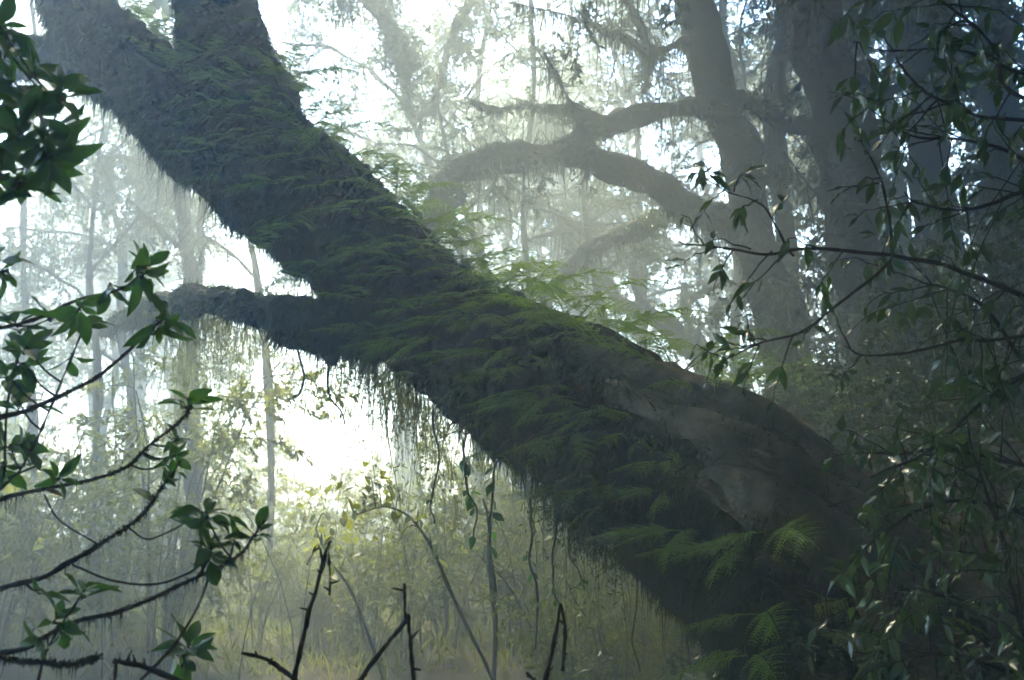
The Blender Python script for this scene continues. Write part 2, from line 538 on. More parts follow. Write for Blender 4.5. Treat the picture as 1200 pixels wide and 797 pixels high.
    # second stem of the fork, and the stub beside it
    limbs = [
        [(430, 322, 6.4, 100), (375, 275, 6.65, 106), (318, 228, 6.9, 108), (262, 182, 7.15, 108), (205, 136, 7.4, 106), (152, 84, 7.6, 96), (108, 35, 7.8, 88), (75, -25, 8.0, 80), (40, -90, 8.7, 84)],
        [(150, 100, 7.8, 60), (95, 75, 8.1, 52), (45, 66, 8.5, 44), (-10, 72, 8.9, 40)],
        [(450, 405, 6.25, 62), (385, 386, 6.45, 54), (330, 372, 6.7, 44), (280, 360, 6.95, 38), (238, 352, 7.25, 35), (190, 358, 8.0, 26), (150, 372, 8.8, 18), (118, 388, 9.5, 9)],
        [(385, 380, 6.4, 40), (386, 405, 6.35, 34), (388, 430, 6.35, 12)],
    ]
    surf = [(V, N, bare, T)] + root_surf
    for i, lb in enumerate(limbs):
        p, r = PX(lb)
        mbl = MB(); mbl.tube(p, r, 18, 40)
        lm = remesh(mbl, 0.022 if i < 3 else 0.014, 4)
        LV, LN = mesh_np(lm)
        rs = 1.0 if i < 3 else 0.4
        LV = LV + LN * ((fbm(LV * 4.5, 4) * 0.045 + fbm(LV * 14, 3) * 0.016) * rs)[:, None]
        lm.vertices.foreach_set('co', LV.astype(np.float32).ravel()); lm.update()
        lm.calc_loop_triangles()
        LT = np.empty(len(lm.loop_triangles) * 3, np.int32); lm.loop_triangles.foreach_get('vertices', LT); LT = LT.reshape(-1, 3)
        LV, LN = mesh_np(lm)
        surf.append((LV, LN, np.zeros(len(LV)), LT))
        lm.vertices.foreach_set('co', (LV - root_loc).astype(np.float32).ravel())
        lm.polygons.foreach_set('use_smooth', np.full(len(lm.polygons), True))
        lm.materials.clear(); lm.materials.append(M['trunk']); lm.update()
        lo = bpy.data.objects.new('limb', lm); COL.objects.link(lo); lo.parent = t
    # moss coat: short blades that lie over the surface and droop
    mm = MB(); hang = MB()
    for si, (sv, sn, sb, st) in enumerate(surf):
        a = sv[st[:, 0]]; b = sv[st[:, 1]]; c = sv[st[:, 2]]
        area = np.linalg.norm(np.cross(b - a, c - a), axis=1) * 0.5
        cnt = int(area.sum() * (6500 if si == 0 else 5000))
        idx = rng.choice(len(st), cnt, p=area / area.sum())
        u = rng.random((cnt, 2)); s = np.sqrt(u[:, :1]); w2 = u[:, 1:]
        pos = a[idx] * (1 - s) + b[idx] * (s * (1 - w2)) + c[idx] * (s * w2)
        nn = nrm(sn[st[idx, 0]])
        keep = (rng.random(cnt) > sb[st[idx, 0]] * 1.5) & (nn[:, 1] < 0.75)
        clump = fbm(pos * 6, 3)
        keep &= rng.random(cnt) < np.clip(0.62 + clump * 0.6, 0.12, 1)
        pos, nn, clump = pos[keep], nn[keep], clump[keep]
        n = len(pos)
        down = np.array([0, 0, -1.0])
        ax = nrm(nn * 0.75 + down * rng.uniform(0.35, 1.1, (n, 1)) + rng.normal(size=(n, 3)) * 0.28)
        L = rng.gamma(2.2, 0.014, n) * (0.7 + 0.7 * np.clip(clump, -1, 1)) + 0.010
        L = np.where(nn[:, 2] < -0.25, L * rng.uniform(0.6, 1.3, n), L)
        mm.leaves(pos - nn * 0.006, ax, np.cross(ax, rand_unit(n)), L, 0.0038 + L * 0.06, BLADE, 0)
        # long threads along the underside
        und = np.where(nn[:, 2] < -0.15)[0]
        k = int(len(und) * (0.09 if si == 0 else 0.13))
        und = rng.choice(und, k, replace=False) if k else und[:0]
        ln = rng.gamma(0.75, 0.17, k) + 0.015
        ln = ln * (0.06 + np.clip(fbm(pos[und] * 3.0, 3) * 2.4 + 0.15, 0, 2.4))
        strands(hang, pos[und], ln, rng.uniform(0.002, 0.005, k), 0, 7, 0.34)
        # shaggy threads lying on the front
        k = int(n * 0.05)
        fr = rng.choice(n, k, replace=False)
        strands(hang, pos[fr] + nn[fr] * 0.02, rng.gamma(2.0, 0.055, k) + 0.05, rng.uniform(0.003, 0.007, k), 0)
    o = part(mm, 'moss', M['moss'], t); o['kind'] = 'stuff'
    o = part(hang, 'hanging_moss', M['moss_dark'], t); o['kind'] = 'stuff'
    return t, bvh, surf
LEAN, BVH, SURF = build_leaning_tree()

def hit(x, y):
    """point and normal of the leaning trunk seen at photo position x, y"""
    d = nrm(P(x, y, 1.0) - CAM)
    h = BVH.ray_cast(Vector(CAM), Vector(d))
    if h[0] is None:
        return None
    return np.array(h[0]), np.array(h[1])

def bare_at(p):
    V, _, b, _ = SURF[0]
    return b[((V - p) ** 2).sum(1).argmin()]

# ------------------------------------------------------------------ ferns
def frond_mesh(mb, p0, heading, rise, length, droop, width, mi=0, npin=26):
    """bipinnate frond: arching rachis, paired pinnae, each a row of little lobes"""
    h = np.array([math.cos(heading), math.sin(heading), 0.0])
    u = np.linspace(0, 1, npin + 6)
    z = rise * u - droop * u * u
    horiz = np.sqrt(np.maximum(1 - (rise - 2 * droop * u) ** 2 * 0.5, 0.15))
    x = np.cumsum(horiz) / len(u)
    path = p0 + (h[None] * x[:, None] + np.array([0, 0, 1.0])[None] * z[:, None]) * length
    T, _, _ = frames(path)
    S = nrm(np.cross(T, [0, 0, 1.0]))
    S = S + np.array([0, 0, rng.normal() * 0.4])
    mb.tube(path, np.linspace(0.0035, 0.001, len(u)) * (0.6 + length), 3, None, mi, cap=False)
    pos, ax, nor, LL = [], [], [], []
    for i in range(4, len(u) - 1):
        t = u[i]
        pl = width * length * (math.sin(math.pi * (0.12 + 0.88 * t) ** 0.8) ** 0.9 + 0.04) * rng.uniform(0.8, 1.1)
        for s in (-1, 1):
            d = nrm(S[i] * s + T[i] * 0.75 + np.array([0, 0, -0.10 + rng.normal() * 0.22]) + T[i] * rng.normal() * 0.12)
            m = max(4, int(10 * pl / (width * length + 1e-6)))
            if rng.random() < 0.06: continue
            for k in range(m):
                q = (k + 0.5) / m
                c = path[i] + d * pl * q + np.array([0, 0, -0.25 * pl * q * q])
                lob = (0.20 * pl * (1 - q * 0.75) + 0.003) * rng.uniform(0.7, 1.25)
                for s2 in (-1, 1):
                    pos.append(c); ax.append(nrm(np.cross(d, [0, 0, 1.0]) * s2 + d * 0.9)); nor.append((0, 0, 1)); LL.append(lob)
    mb.leaves(np.array(pos), np.array(ax), np.array(nor, float) + rng.normal(size=(len(pos), 3)) * 0.15, np.array(LL), np.array(LL) * 0.5, LEAF_LO, mi)

def fern_proto(nf, spread, length, droop, rise, width, mat, npin=22):
    """returns list of frond meshes (each part of its own), heading +X is 'outwards'"""
    out = []
    for i in range(nf):
        mb = MB()
        a = (i - (nf - 1) / 2) / max(1, nf - 1) * spread + rng.normal() * 0.15
        frond_mesh(mb, np.zeros(3), a, rise + rng.normal() * 0.12, length * rng.uniform(0.7, 1.1), droop * rng.uniform(0.7, 1.3), width, 0, npin)
        out.append(mb.mesh('frond', M[mat]))
    return out
FERNS = {
    'a': fern_proto(4, 3.0, 0.44, 0.22, 0.10, 0.24, 'fern', 17),
    'b': fern_proto(3, 2.2, 0.52, 0.30, 0.16, 0.23, 'fern', 18),
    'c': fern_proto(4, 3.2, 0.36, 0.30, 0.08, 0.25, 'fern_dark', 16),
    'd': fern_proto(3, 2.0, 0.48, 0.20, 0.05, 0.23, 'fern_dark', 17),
    'old': fern_proto(3, 2.6, 0.36, 0.75, 0.05, 0.17, 'leaf_dry', 14),
    'up': fern_proto(5, 4.6, 0.44, 0.55, 0.75, 0.20, 'fern', 16),
    'big': fern_proto(9, 5.5, 1.0, 1.15, 1.45, 0.22, 'fern', 20),
    'low': fern_proto(6, 2.4, 0.58, 0.22, 0.10, 0.22, 'fern', 24),
}
def put_fern(kind, loc, yaw, scale, label, group, tilt=0.0):
    t = thing('fern', label, 'fern', loc, group)
    t.rotation_euler = (0, tilt, yaw)
    t.scale = (scale,) * 3
    for me in FERNS[kind]:
        o = bpy.data.objects.new('frond', me); COL.objects.link(o); o.parent = t
    return t

def ferns_on_trunk():
    zones = [  # name, polygon-ish list of photo points with spread, count, kinds, yaw centre (deg), scale
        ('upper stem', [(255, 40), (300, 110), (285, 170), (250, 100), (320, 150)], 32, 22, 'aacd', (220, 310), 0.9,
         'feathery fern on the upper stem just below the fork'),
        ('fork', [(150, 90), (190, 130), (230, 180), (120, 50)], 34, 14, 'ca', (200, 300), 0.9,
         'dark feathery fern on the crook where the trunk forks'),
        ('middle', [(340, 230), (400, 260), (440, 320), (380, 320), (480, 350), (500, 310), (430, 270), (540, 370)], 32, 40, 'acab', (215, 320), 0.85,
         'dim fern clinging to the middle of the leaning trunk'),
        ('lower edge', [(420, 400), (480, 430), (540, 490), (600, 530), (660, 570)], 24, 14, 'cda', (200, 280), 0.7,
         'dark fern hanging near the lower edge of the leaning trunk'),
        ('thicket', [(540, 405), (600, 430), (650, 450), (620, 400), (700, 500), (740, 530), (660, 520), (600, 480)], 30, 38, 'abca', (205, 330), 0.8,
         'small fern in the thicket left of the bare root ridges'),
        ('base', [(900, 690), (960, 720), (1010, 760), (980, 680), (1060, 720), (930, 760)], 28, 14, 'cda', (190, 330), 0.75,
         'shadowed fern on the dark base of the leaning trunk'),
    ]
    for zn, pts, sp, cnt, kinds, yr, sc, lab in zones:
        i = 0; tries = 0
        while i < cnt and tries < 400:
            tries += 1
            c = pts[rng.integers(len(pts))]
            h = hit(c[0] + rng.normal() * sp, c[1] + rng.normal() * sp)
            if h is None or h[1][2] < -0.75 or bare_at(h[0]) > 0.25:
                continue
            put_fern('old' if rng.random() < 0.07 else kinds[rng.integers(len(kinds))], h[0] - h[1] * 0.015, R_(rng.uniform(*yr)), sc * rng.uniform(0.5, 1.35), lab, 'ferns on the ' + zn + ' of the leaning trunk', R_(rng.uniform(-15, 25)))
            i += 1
    # feathery ferns against the light on the top edge
    top = [(338, 100), (352, 130), (362, 150), (420, 205), (436, 215), (465, 232), (492, 255), (526, 280), (560, 303), (588, 327), (620, 350), (655, 370), (690, 394), (725, 412), (835, 465), (372, 168), (392, 186), (452, 226), (478, 240), (508, 268), (545, 292), (575, 318), (600, 335), (640, 362), (668, 378), (705, 402), (748, 424), (790, 440)]
    for i, (x, y) in enumerate(top):
        h = None
        for dy in range(0, 60, 4):
            h = hit(x, y + dy)
            if h is not None: break
        if h is None: continue
        put_fern('up', h[0] - h[1] * 0.02, R_(rng.uniform(0, 360)), rng.uniform(0.8, 1.5), 'bright feathery fern standing up from the top edge of the leaning trunk', 'ferns along the top edge of the leaning trunk')
    for i, (x, y, d, sc_) in enumerate([(175, 62, 7.6, 1.2), (190, 85, 7.4, 1.1), (160, 40, 7.7, 1.3), (140, 10, 7.9, 1.2), (205, 95, 7.3, 1.2), (205, 50, 7.6, 1.0)]):
        put_fern('up', P(x, y, d), R_(rng.uniform(0, 360)), sc_, 'misty fern filling the notch of the fork between the two stems', 'ferns in the notch of the fork')
    # big named ones
    named = [
        ('low', 500, 402, 188, 0.95, 'long pale frond fern spreading left across the middle of the trunk'),
        ('low', 590, 412, 200, 0.85, 'bright green layered fern at the trunk centre above the dark hollow'),
        ('b', 370, 180, 200, 1.1, 'pale misty fern on the bump of the upper edge above the middle'),
        ('low', 640, 470, 190, 0.9, 'wide fern reaching left just below the first bare ridge'),
        ('low', 860, 640, 186, 0.8, 'large bright fern sweeping left below the smooth bare root'),
        ('b', 905, 625, 200, 0.95, 'bright fern fanning out right under the bare root knuckle'),
        ('low', 800, 620, 192, 0.85, 'pale green fern overhanging the trunk edge towards the misty clearing'),
        ('b', 890, 720, 190, 0.95, 'green fern low on the dark base with drooping comb fronds'),
        ('b', 1010, 700, 205, 1.0, 'upright lit fern in the deep shade at the trunk foot'),
        ('b', 880, 770, 195, 0.9, 'dim fern at the bottom of the trunk by the frame edge'),
        ('low', 780, 575, 195, 0.75, 'small comb fern on the dark underside above the clearing'),
    ]
    for k, x, y, yaw, s, lab in named:
        h = hit(x, y)
        if h is None: continue
        put_fern(k, h[0] - h[1] * 0.01, R_(yaw), s, lab, None, R_(6))
    # big ground ferns on the bank behind
    for i, (x, y, d, s, lab) in enumerate([
        (905, 492, 8.4, 0.85, 'leafy bank fern behind the trunk just left of the wider tree base'),
        (950, 498, 7.8, 0.95, 'largest bright bank fern between the two tall misty trunks'),
        (985, 505, 7.2, 0.8, 'bank fern in front of the nearest tall trunk'),
        (860, 470, 9.2, 0.7, 'smaller pale bank fern peeking over the bare ridge'),
        (1040, 530, 6.8, 0.8, 'shaded bank fern among the wet leaves at the right')]):
        p = P(x, y + 4, d)
        put_fern('big', p, R_(rng.uniform(0, 360)), s, lab, None)
ferns_on_trunk()

# ------------------------------------------------------------------ sprays (leafy twigs) for trees and bushes
def spray(nsub, nleaf, leaf, wl, droopy, tw=0.008, length=1.0, tpl=LEAF_LO):
    mb = MB()
    u = np.linspace(0, 1, 7)
    main = np.stack([u, 0.06 * np.sin(u * 4 + rng.uniform(0, 6)), 0.05 * np.sin(u * 3 + rng.uniform(0, 6)) - droopy * u * u], -1) * length
    mb.tube(main, np.linspace(tw, tw * 0.3, 7), 4, None, 1, cap=False)
    pos, ax = [], []
    for k in range(nsub):
        t = rng.uniform(0.12, 1.0)
        b = np.array([np.interp(t, u, main[:, c]) for c in range(3)])
        d = nrm(np.array([rng.uniform(0.2, 1), rng.choice([-1, 1]) * rng.uniform(0.3, 1), rng.normal() * 0.5]))
        L = rng.uniform(0.18, 0.42) * length * (1.15 - 0.5 * t)
        q = np.linspace(0, 1, 5)[:, None]
        pth = b + d * L * q + np.array([0, 0, -1.0]) * droopy * L * q * q
        mb.tube(pth, np.linspace(tw * 0.4, tw * 0.15, 5), 3, None, 1, cap=False)
        for j in range(nleaf):
            s = rng.uniform(0.15, 1.02)
            c = b + d * L * s + np.array([0, 0, -1.0]) * droopy * L * s * s
            pos.append(c)
            ax.append(d * 0.6 + rng.normal(size=3) * 0.55 + np.array([0, 0, -0.35 - droopy]))
    pos = np.array(pos); ax = nrm(np.array(ax))
    nn = np.array([0, 0, 1.0]) + rng.normal(size=(len(pos), 3)) * 0.55
    LL = leaf * rng.uniform(0.6, 1.25, len(pos))
    mb.leaves(pos, ax, nn, LL, LL * wl, tpl, 0)
    return mb.arrays()

SPR = {
    'canopy': [spray(13, 13, 0.085, 0.42, 0.25) for _ in range(6)],
    'fine': [spray(16, 18, 0.055, 0.42, 0.3) for _ in range(5)],
    'droop': [spray(12, 12, 0.10, 0.30, 0.7) for _ in range(5)],
    'broad': [spray(9, 7, 0.115, 0.5, 0.25, tpl=LEAF_MID) for _ in range(5)],
}
def put_sprays(mb, kind, pos, dirs, size):
    for p_, d_, s_ in zip(pos, dirs, size):
        V, F, Mi = SPR[kind][rng.integers(len(SPR[kind]))]
        x = nrm(d_); y = np.cross([0, 0, 1.0], x)
        if np.linalg.norm(y) < 0.05: y = np.array([0, 1.0, 0])
        y = nrm(y); z = np.cross(x, y)
        roll = rng.uniform(-0.7, 0.7)
        y, z = y * math.cos(roll) + z * math.sin(roll), z * math.cos(roll) - y * math.sin(roll)
        mb.merge((V @ np.array([x, y, z])) * s_ + p_, F, Mi)

def fringe(mb, path, rad, dens, lmean, w=(0.006, 0.02), fq=1.8):
    """moss hanging from the underside of a limb"""
    seg = np.linalg.norm(np.diff(path, axis=0), axis=1).sum()
    n = int(seg * dens)
    u = rng.random(n) * (len(path) - 1)
    k = u.astype(int).clip(0, len(path) - 2); f = (u - k)[:, None]
    pos = path[k] * (1 - f) + path[k + 1] * f
    r = rad[k] * (1 - f[:, 0]) + rad[k + 1] * f[:, 0]
    a = rng.uniform(0, 6.28, n)
    pos = pos + np.stack([np.cos(a) * r * 0.9, np.sin(a) * r * 0.9, -r * 0.45 * rng.random(n)], -1)
    ln = rng.gamma(1.3, lmean / 1.3, n) * (0.15 + np.clip(1.3 * fbm(pos * fq, 2) + 0.4, 0, 2.0))
    strands(mb, pos, ln + min(0.03, lmean * 0.2), rng.uniform(*w, n), 0)

def tuft(mb, path, rad, dens, ln=0.05):
    """short shaggy moss all round a limb so that its outline is furry"""
    seg = np.linalg.norm(np.diff(path, axis=0), axis=1).sum()
    n = int(seg * dens)
    u = rng.random(n) * (len(path) - 1)
    k = u.astype(int).clip(0, len(path) - 2); f = (u - k)[:, None]
    T, N, B = frames(path)
    pos = path[k] * (1 - f) + path[k + 1] * f
    r = rad[k] * (1 - f[:, 0]) + rad[k + 1] * f[:, 0]
    a = rng.uniform(0, 6.28, n)[:, None]
    d = N[k] * np.cos(a) + B[k] * np.sin(a)
    ax = nrm(d + np.array([0, 0, -0.5]) + rng.normal(size=(n, 3)) * 0.3)
    L = rng.gamma(2.5, ln / 2.5, n) + 0.015
    mb.leaves(pos + d * r[:, None] * 0.97, ax, np.cross(ax, rand_unit(n)), L, 0.012, BLADE, 0)

def forest_tree(label, trunk, limbs, spec, bark='bg_bark', leafm='leaf_bg', group=None, auto=0, moss=(0, 0), furry=0):
    """trunk / limbs: lists of (px, py, depth, width_px); spec: (kind, sprays per metre, size range, spread)"""
    p, r = PX(trunk)
    base = p[0].copy()
    zg = float(gz(p[0][0], p[0][1])) - 0.15
    if p[0][2] > zg + 0.05:      # carry the trunk down into the ground
        p = np.vstack([[p[0][0], p[0][1], zg], p]); r = np.concatenate([[r[0] * 1.25], r])
        base = p[0].copy()
    t = thing('forest_tree', label, 'tree', base, group)
    mb = MB(); mb.tube(p, r, 18, 60, amp=0.11 * r.max() / 0.3, freq=2.6)
    part(mb, 'trunk', M[bark], t)
    allp = []
    q = catmull(np.hstack([p, r[:, None]]), 60)
    for lb in limbs:
        lp, lr = PX(lb, 0.84)
        lq = catmull(np.hstack([lp, lr[:, None]]), 40)
        jit = np.stack([fbm(lq[:, :3] * 2.2 + k * 9, 3) for k in range(3)], -1) * 0.045
        lq[1:, :3] += jit[1:]
        m2 = MB(); m2.tube(lq[:, :3], np.maximum(lq[:, 3], 0.006), 12, None, amp=0.075 * min(1, lr.max() / 0.12), freq=4.5)
        part(m2, 'limb', M[bark], t)
        allp.append(lq)
    for k in range(auto):
        i = rng.integers(22, 59)
        a = rng.uniform(0, 6.28)
        L = rng.uniform(1.3, 2.8)
        d = np.array([math.cos(a), math.sin(a), rng.uniform(0.1, 0.8)])
        u = np.linspace(0, 1, 14)[:, None]
        pth = q[i, :3] + d * L * u + np.array([0, 0, 1.0]) * rng.uniform(-0.5, 0.3) * u * u * L
        pth = pth + np.stack([fbm(pth * 1.3 + c * 7, 2) for c in range(3)], -1) * 0.12 * u
        rr = np.linspace(q[i, 3] * 0.45, 0.012, 14)
        m2 = MB(); m2.tube(pth, rr, 7, None)
        part(m2, 'limb', M[bark], t)
        allp.append(np.hstack([pth, rr[:, None]]))
    if spec:
        kind, dens, size, up = spec
        cr = MB()
        for lq in allp:
            n = max(3, int(np.linalg.norm(np.diff(lq[:, :3], axis=0), axis=1).sum() * dens))
            for _ in range(n):
                j = int(len(lq) * (0.15 + 0.85 * rng.random() ** 0.8)); j = min(j, len(lq) - 1)
                tdir = nrm(lq[min(j + 1, len(lq) - 1), :3] - lq[max(j - 1, 0), :3])
                d = nrm(tdir * 0.5 + rng.normal(size=3) * 0.7 + np.array([0, 0, up]))
                put_sprays(cr, kind, [lq[j, :3]], [d], [rng.uniform(*size)])
        if cr.v:
            part(cr, 'crown', [M[leafm], M[bark]], t)
    if moss[0]:
        hm = MB()
        for lq in allp:
            fringe(hm, lq[:, :3], lq[:, 3], moss[0], moss[1])
        if furry:
            for lq in allp:
                tuft(hm, lq[:, :3], lq[:, 3], furry * max(0.25, lq[:, 3].max() * 4), 0.09)
            tuft(hm, q[:, :3], q[:, 3], furry * 0.8, 0.045)
        o = part(hm, 'hanging_moss', M['moss'], t); o['kind'] = 'stuff'
    return t

forest_tree('tall dark trunk tilting left with long arching mossy limbs reaching over the clearing',
    [(938, 490, 11, 64), (915, 400, 11, 54), (893, 310, 11, 54), (868, 200, 11, 50), (842, 110, 11, 46), (812, 20, 11, 45), (785, -70, 11, 50), (760, -160, 11, 44)],
    [[(880, 290, 11, 40), (830, 250, 10.9, 40), (780, 218, 10.8, 38), (720, 194, 10.6, 38), (660, 182, 10.4, 36), (600, 182, 10.2, 40), (550, 196, 10.0, 44), (520, 222, 9.9, 40), (488, 268, 9.8, 34), (452, 325, 9.7, 30)],
     [(868, 156, 11.15, 24), (838, 134, 11.05, 25), (800, 128, 10.9, 26), (750, 136, 10.8, 24), (700, 152, 10.6, 22), (660, 168, 10.5, 18), (640, 182, 10.4, 10)],
     [(712, 148, 10.7, 16), (670, 128, 10.6, 18), (620, 122, 10.5, 13), (575, 127, 10.4, 9), (548, 116, 10.3, 5)],
     [(890, 270, 11.1, 26), (840, 256, 11.3, 28), (780, 256, 11.5, 26), (725, 276, 11.7, 24), (685, 302, 11.8, 22), (655, 335, 11.9, 20), (640, 365, 12, 16), (632, 410, 12, 10)],
     [(862, 120, 11, 26), (900, 134, 10.6, 24), (950, 146, 10.2, 20), (1000, 150, 9.9, 14), (1060, 140, 9.7, 8)],
     [(815, 40, 11, 16), (770, 60, 10.7, 14), (720, 40, 10.4, 10), (670, 20, 10.1, 7), (600, 5, 9.8, 4)],
     [(690, 186, 10.5, 14), (690, 170, 10.2, 10), (660, 100, 9.9, 7), (640, 60, 9.7, 4)]],
    ('fine', 3.2, (0.45, 0.9), 0.05), moss=(120, 0.20), furry=500)
forest_tree('broad straight dark trunk standing nearest on the right bank',
    [(1046, 520, 9.4, 90), (1036, 440, 9.4, 72), (1018, 330, 9.4, 70), (995, 210, 9.4, 70), (968, 90, 9.4, 68), (946, 0, 9.4, 64), (925, -90, 9.4, 66), (905, -190, 9.4, 58)],
    [[(950, 20, 9.4, 26), (900, -20, 9.2, 22), (830, -40, 9.0, 16), (740, -30, 8.8, 9), (680, -20, 8.6, 5)],
     [(985, 150, 9.5, 20), (1040, 110, 9.6, 16), (1100, 90, 9.8, 12), (1170, 60, 10, 7)],
     [(960, 60, 9.5, 22), (1010, 10, 9.3, 18), (1080, -30, 9.0, 12), (1180, -60, 8.8, 7)],
     [(1015, 300, 9.6, 14), (960, 330, 9.8, 12), (930, 338, 10.1, 8), (900, 330, 10.4, 4)],
     [(955, 30, 9.2, 18), (960, -60, 8.0, 14), (980, -120, 7.0, 8)]],
    ('canopy', 4.5, (0.6, 1.0), 0.05), moss=(70, 0.25), furry=380)
forest_tree('slim dark stem squeezed between the two big trunks on the bank',
    [(934, 470, 12.2, 30), (926, 330, 12.2, 26), (914, 230, 12.2, 24), (908, 140, 12.2, 20), (915, 40, 12.2, 16), (935, -60, 12.2, 12)],
    [[(912, 200, 12.2, 10), (880, 150, 12.4, 8), (840, 120, 12.6, 4)], [(910, 150, 12.2, 10), (950, 80, 12.4, 6), (990, 50, 12.6, 4)]],
    ('fine', 6, (0.5, 1.0), 0.1), moss=(60, 0.25), furry=260)
forest_tree('tall grey trunk fading into shade behind the wet leaves on the right',
    [(1110, 470, 13, 54), (1098, 300, 13, 44), (1085, 120, 13, 42), (1072, -20, 13, 40), (1060, -140, 13, 36)],
    [[(1085, 60, 12.5, 20), (1040, 20, 12.8, 14), (990, 10, 13, 7)], [(1090, 100, 12.4, 20), (1140, 40, 12.2, 14), (1200, 20, 12, 7)],
     [(1100, 230, 12.5, 14), (1060, 200, 12.7, 10), (1030, 190, 12.9, 5)]],
    ('canopy', 8, (0.6, 1.1), 0.1), moss=(25, 0.2), furry=100)
forest_tree('rightmost grey trunk with a pale gap before it, half lost in shade',
    [(1205, 480, 12.5, 50), (1186, 300, 12.5, 42), (1168, 120, 12.5, 40), (1156, -20, 12.5, 38), (1150, -140, 12.5, 34)],
    [[(1165, 90, 11.5, 20), (1120, 40, 11.6, 14), (1090, 20, 11.8, 7)], [(1160, 60, 11.5, 22), (1210, 10, 11, 14), (1270, -10, 10.6, 7)],
     [(1180, 240, 11.5, 18), (1230, 200, 11, 12), (1290, 190, 10.5, 7)]],
    ('canopy', 9, (0.6, 1.2), 0.0), moss=(25, 0.2), furry=100)
forest_tree('pale bent tree in thick mist behind the bare ridge, leaning left',
    [(845, 500, 15, 30), (825, 430, 15, 24), (790, 388, 15, 20), (755, 368, 15, 17), (725, 350, 15, 14), (700, 310, 15, 9)],
    [[(838, 460, 15, 20), (822, 410, 15.2, 16), (806, 370, 15.4, 12), (800, 330, 15.6, 7)], [(760, 370, 15, 10), (740, 330, 14.8, 7), (745, 290, 14.6, 4)],
     [(715, 340, 15, 10), (690, 345, 15, 8), (660, 330, 15, 5)], [(810, 350, 15.4, 10), (850, 330, 15.6, 8), (880, 340, 15.8, 5)]],
    ('fine', 6, (0.5, 1.0), -0.1), moss=(60, 0.45), furry=150)
# misty trees further back, each a trunk with its own limbs and crown
far = [
    ('faint slim tree at the left edge whose crown starts in the white sky', 40, 560, 13, 22, -40, 'fine', 10, 5.5),
    ('pale grey trunk behind the left limb with drooping leaf sprays', 150, 560, 14.5, 26, 120, 'fine', 10, 5.5),
    ('misty tree with lacy leaves seen below the fork', 205, 560, 16, 24, 60, 'fine', 10, 5.5),
    ('ghostly tree crown high behind the gap right of the upper stem', 640, 560, 21, 24, -120, 'fine', 13, 5),
    ('lacy pale tree whose crown fills the top middle', 620, 500, 13, 20, -160, 'fine', 13, 4.5),
    ('misty feathery tree above the middle of the leaning trunk', 560, 500, 16, 26, -40, 'fine', 12, 4.5),
    ('hazy tree left of the arching limbs', 690, 500, 18, 30, -80, 'fine', 12, 4.5),
    ('hazy tree filling the gap under the long arch', 760, 500, 17, 26, 40, 'fine', 12, 4.5),
    ('faint tree with hanging sprays between arch and dark trunk', 860, 500, 15.5, 30, -120, 'canopy', 12, 5.5),
    ('dim tree behind the two dark trunks', 985, 480, 16, 36, -160, 'canopy', 12, 6),
    ('dim crowded tree in the dark right background', 1075, 480, 15, 40, -120, 'canopy', 16, 9),
    ('dim tree at the right edge behind the glossy leaves', 1200, 480, 15, 40, -100, 'canopy', 16, 9),
    ('smaller dim tree in shade above the right bank', 1140, 480, 10.5, 18, 150, 'droop', 10, 8),
    ('lone thin tree in the brightest mist at left centre', 120, 590, 20, 20, 200, 'fine', 10, 6),
]
for lab, x, yb, d, w, ytop, kind, na, dens in far:
    pts = []
    drift = rng.uniform(-70, 50)
    for k in range(6):
        u = k / 5
        pts.append((x + rng.normal() * 16 * u + drift * u, yb + (ytop - yb) * u, d + rng.normal() * 0.4 * u, 0.45 * w * (1 - 0.65 * u)))
    forest_tree(lab, pts, [], (kind, dens * 1.35, (0.5, 1.0), 0.05), auto=na, moss=(40, 0.35))

for k in range(12):
    d = rng.uniform(21, 29); x = rng.uniform(-80, 1150)
    if 270 < x < 470: x += 260
    pts = [(x + rng.normal() * 22 * u, 545 + (rng.uniform(20, 140) - 545) * u, d, 15 * (1 - 0.7 * u)) for u in np.linspace(0, 1, 6)]
    forest_tree('faint tree crown almost lost in the far mist', pts, [], ('canopy', 4.5, (0.9, 1.7), 0.1), auto=9, group='far trees lost in the mist')
forest_tree('hazy slim forked tree rising behind the left limb', [(226, 560, 12, 18), (224, 450, 12, 17), (226, 340, 12, 17), (219, 290, 12, 16), (213, 230, 12, 14), (203, 150, 12, 11), (196, 80, 12, 8)],
    [[(228, 345, 12, 12), (233, 290, 12.2, 10), (243, 225, 12.4, 7), (262, 170, 12.6, 5)], [(222, 300, 12, 8), (190, 270, 11.8, 6), (150, 235, 11.6, 4)], [(212, 220, 12, 8), (170, 190, 12, 6), (120, 180, 12, 3)]],
    ('fine', 7, (0.45, 0.9), 0.0), bark='pale_bark', moss=(90, 0.3), furry=200)

forest_tree('soft leafy tree whose misty crown hangs in the white gap beside the upper stem', [(610, 560, 14.5, 16), (585, 430, 14.5, 14), (550, 320, 14.5, 12), (505, 200, 14.5, 9), (470, 90, 14.5, 7), (455, -20, 14.5, 4)],
    [[(530, 260, 14.5, 8), (480, 190, 14.3, 6), (420, 160, 14.1, 4), (370, 150, 14, 2)], [(490, 150, 14.5, 7), (440, 90, 14.3, 5), (390, 60, 14.1, 4), (330, 50, 14, 2)], [(475, 100, 14.5, 6), (520, 40, 14.7, 5), (560, 0, 14.9, 3)], [(515, 220, 14.5, 6), (560, 160, 14.7, 4), (600, 120, 14.9, 3)], [(460, 20, 14.5, 4), (400, -10, 14.4, 3), (350, 0, 14.3, 2)]],
    ('fine', 7, (0.45, 0.95), 0.0), moss=(30, 0.25))

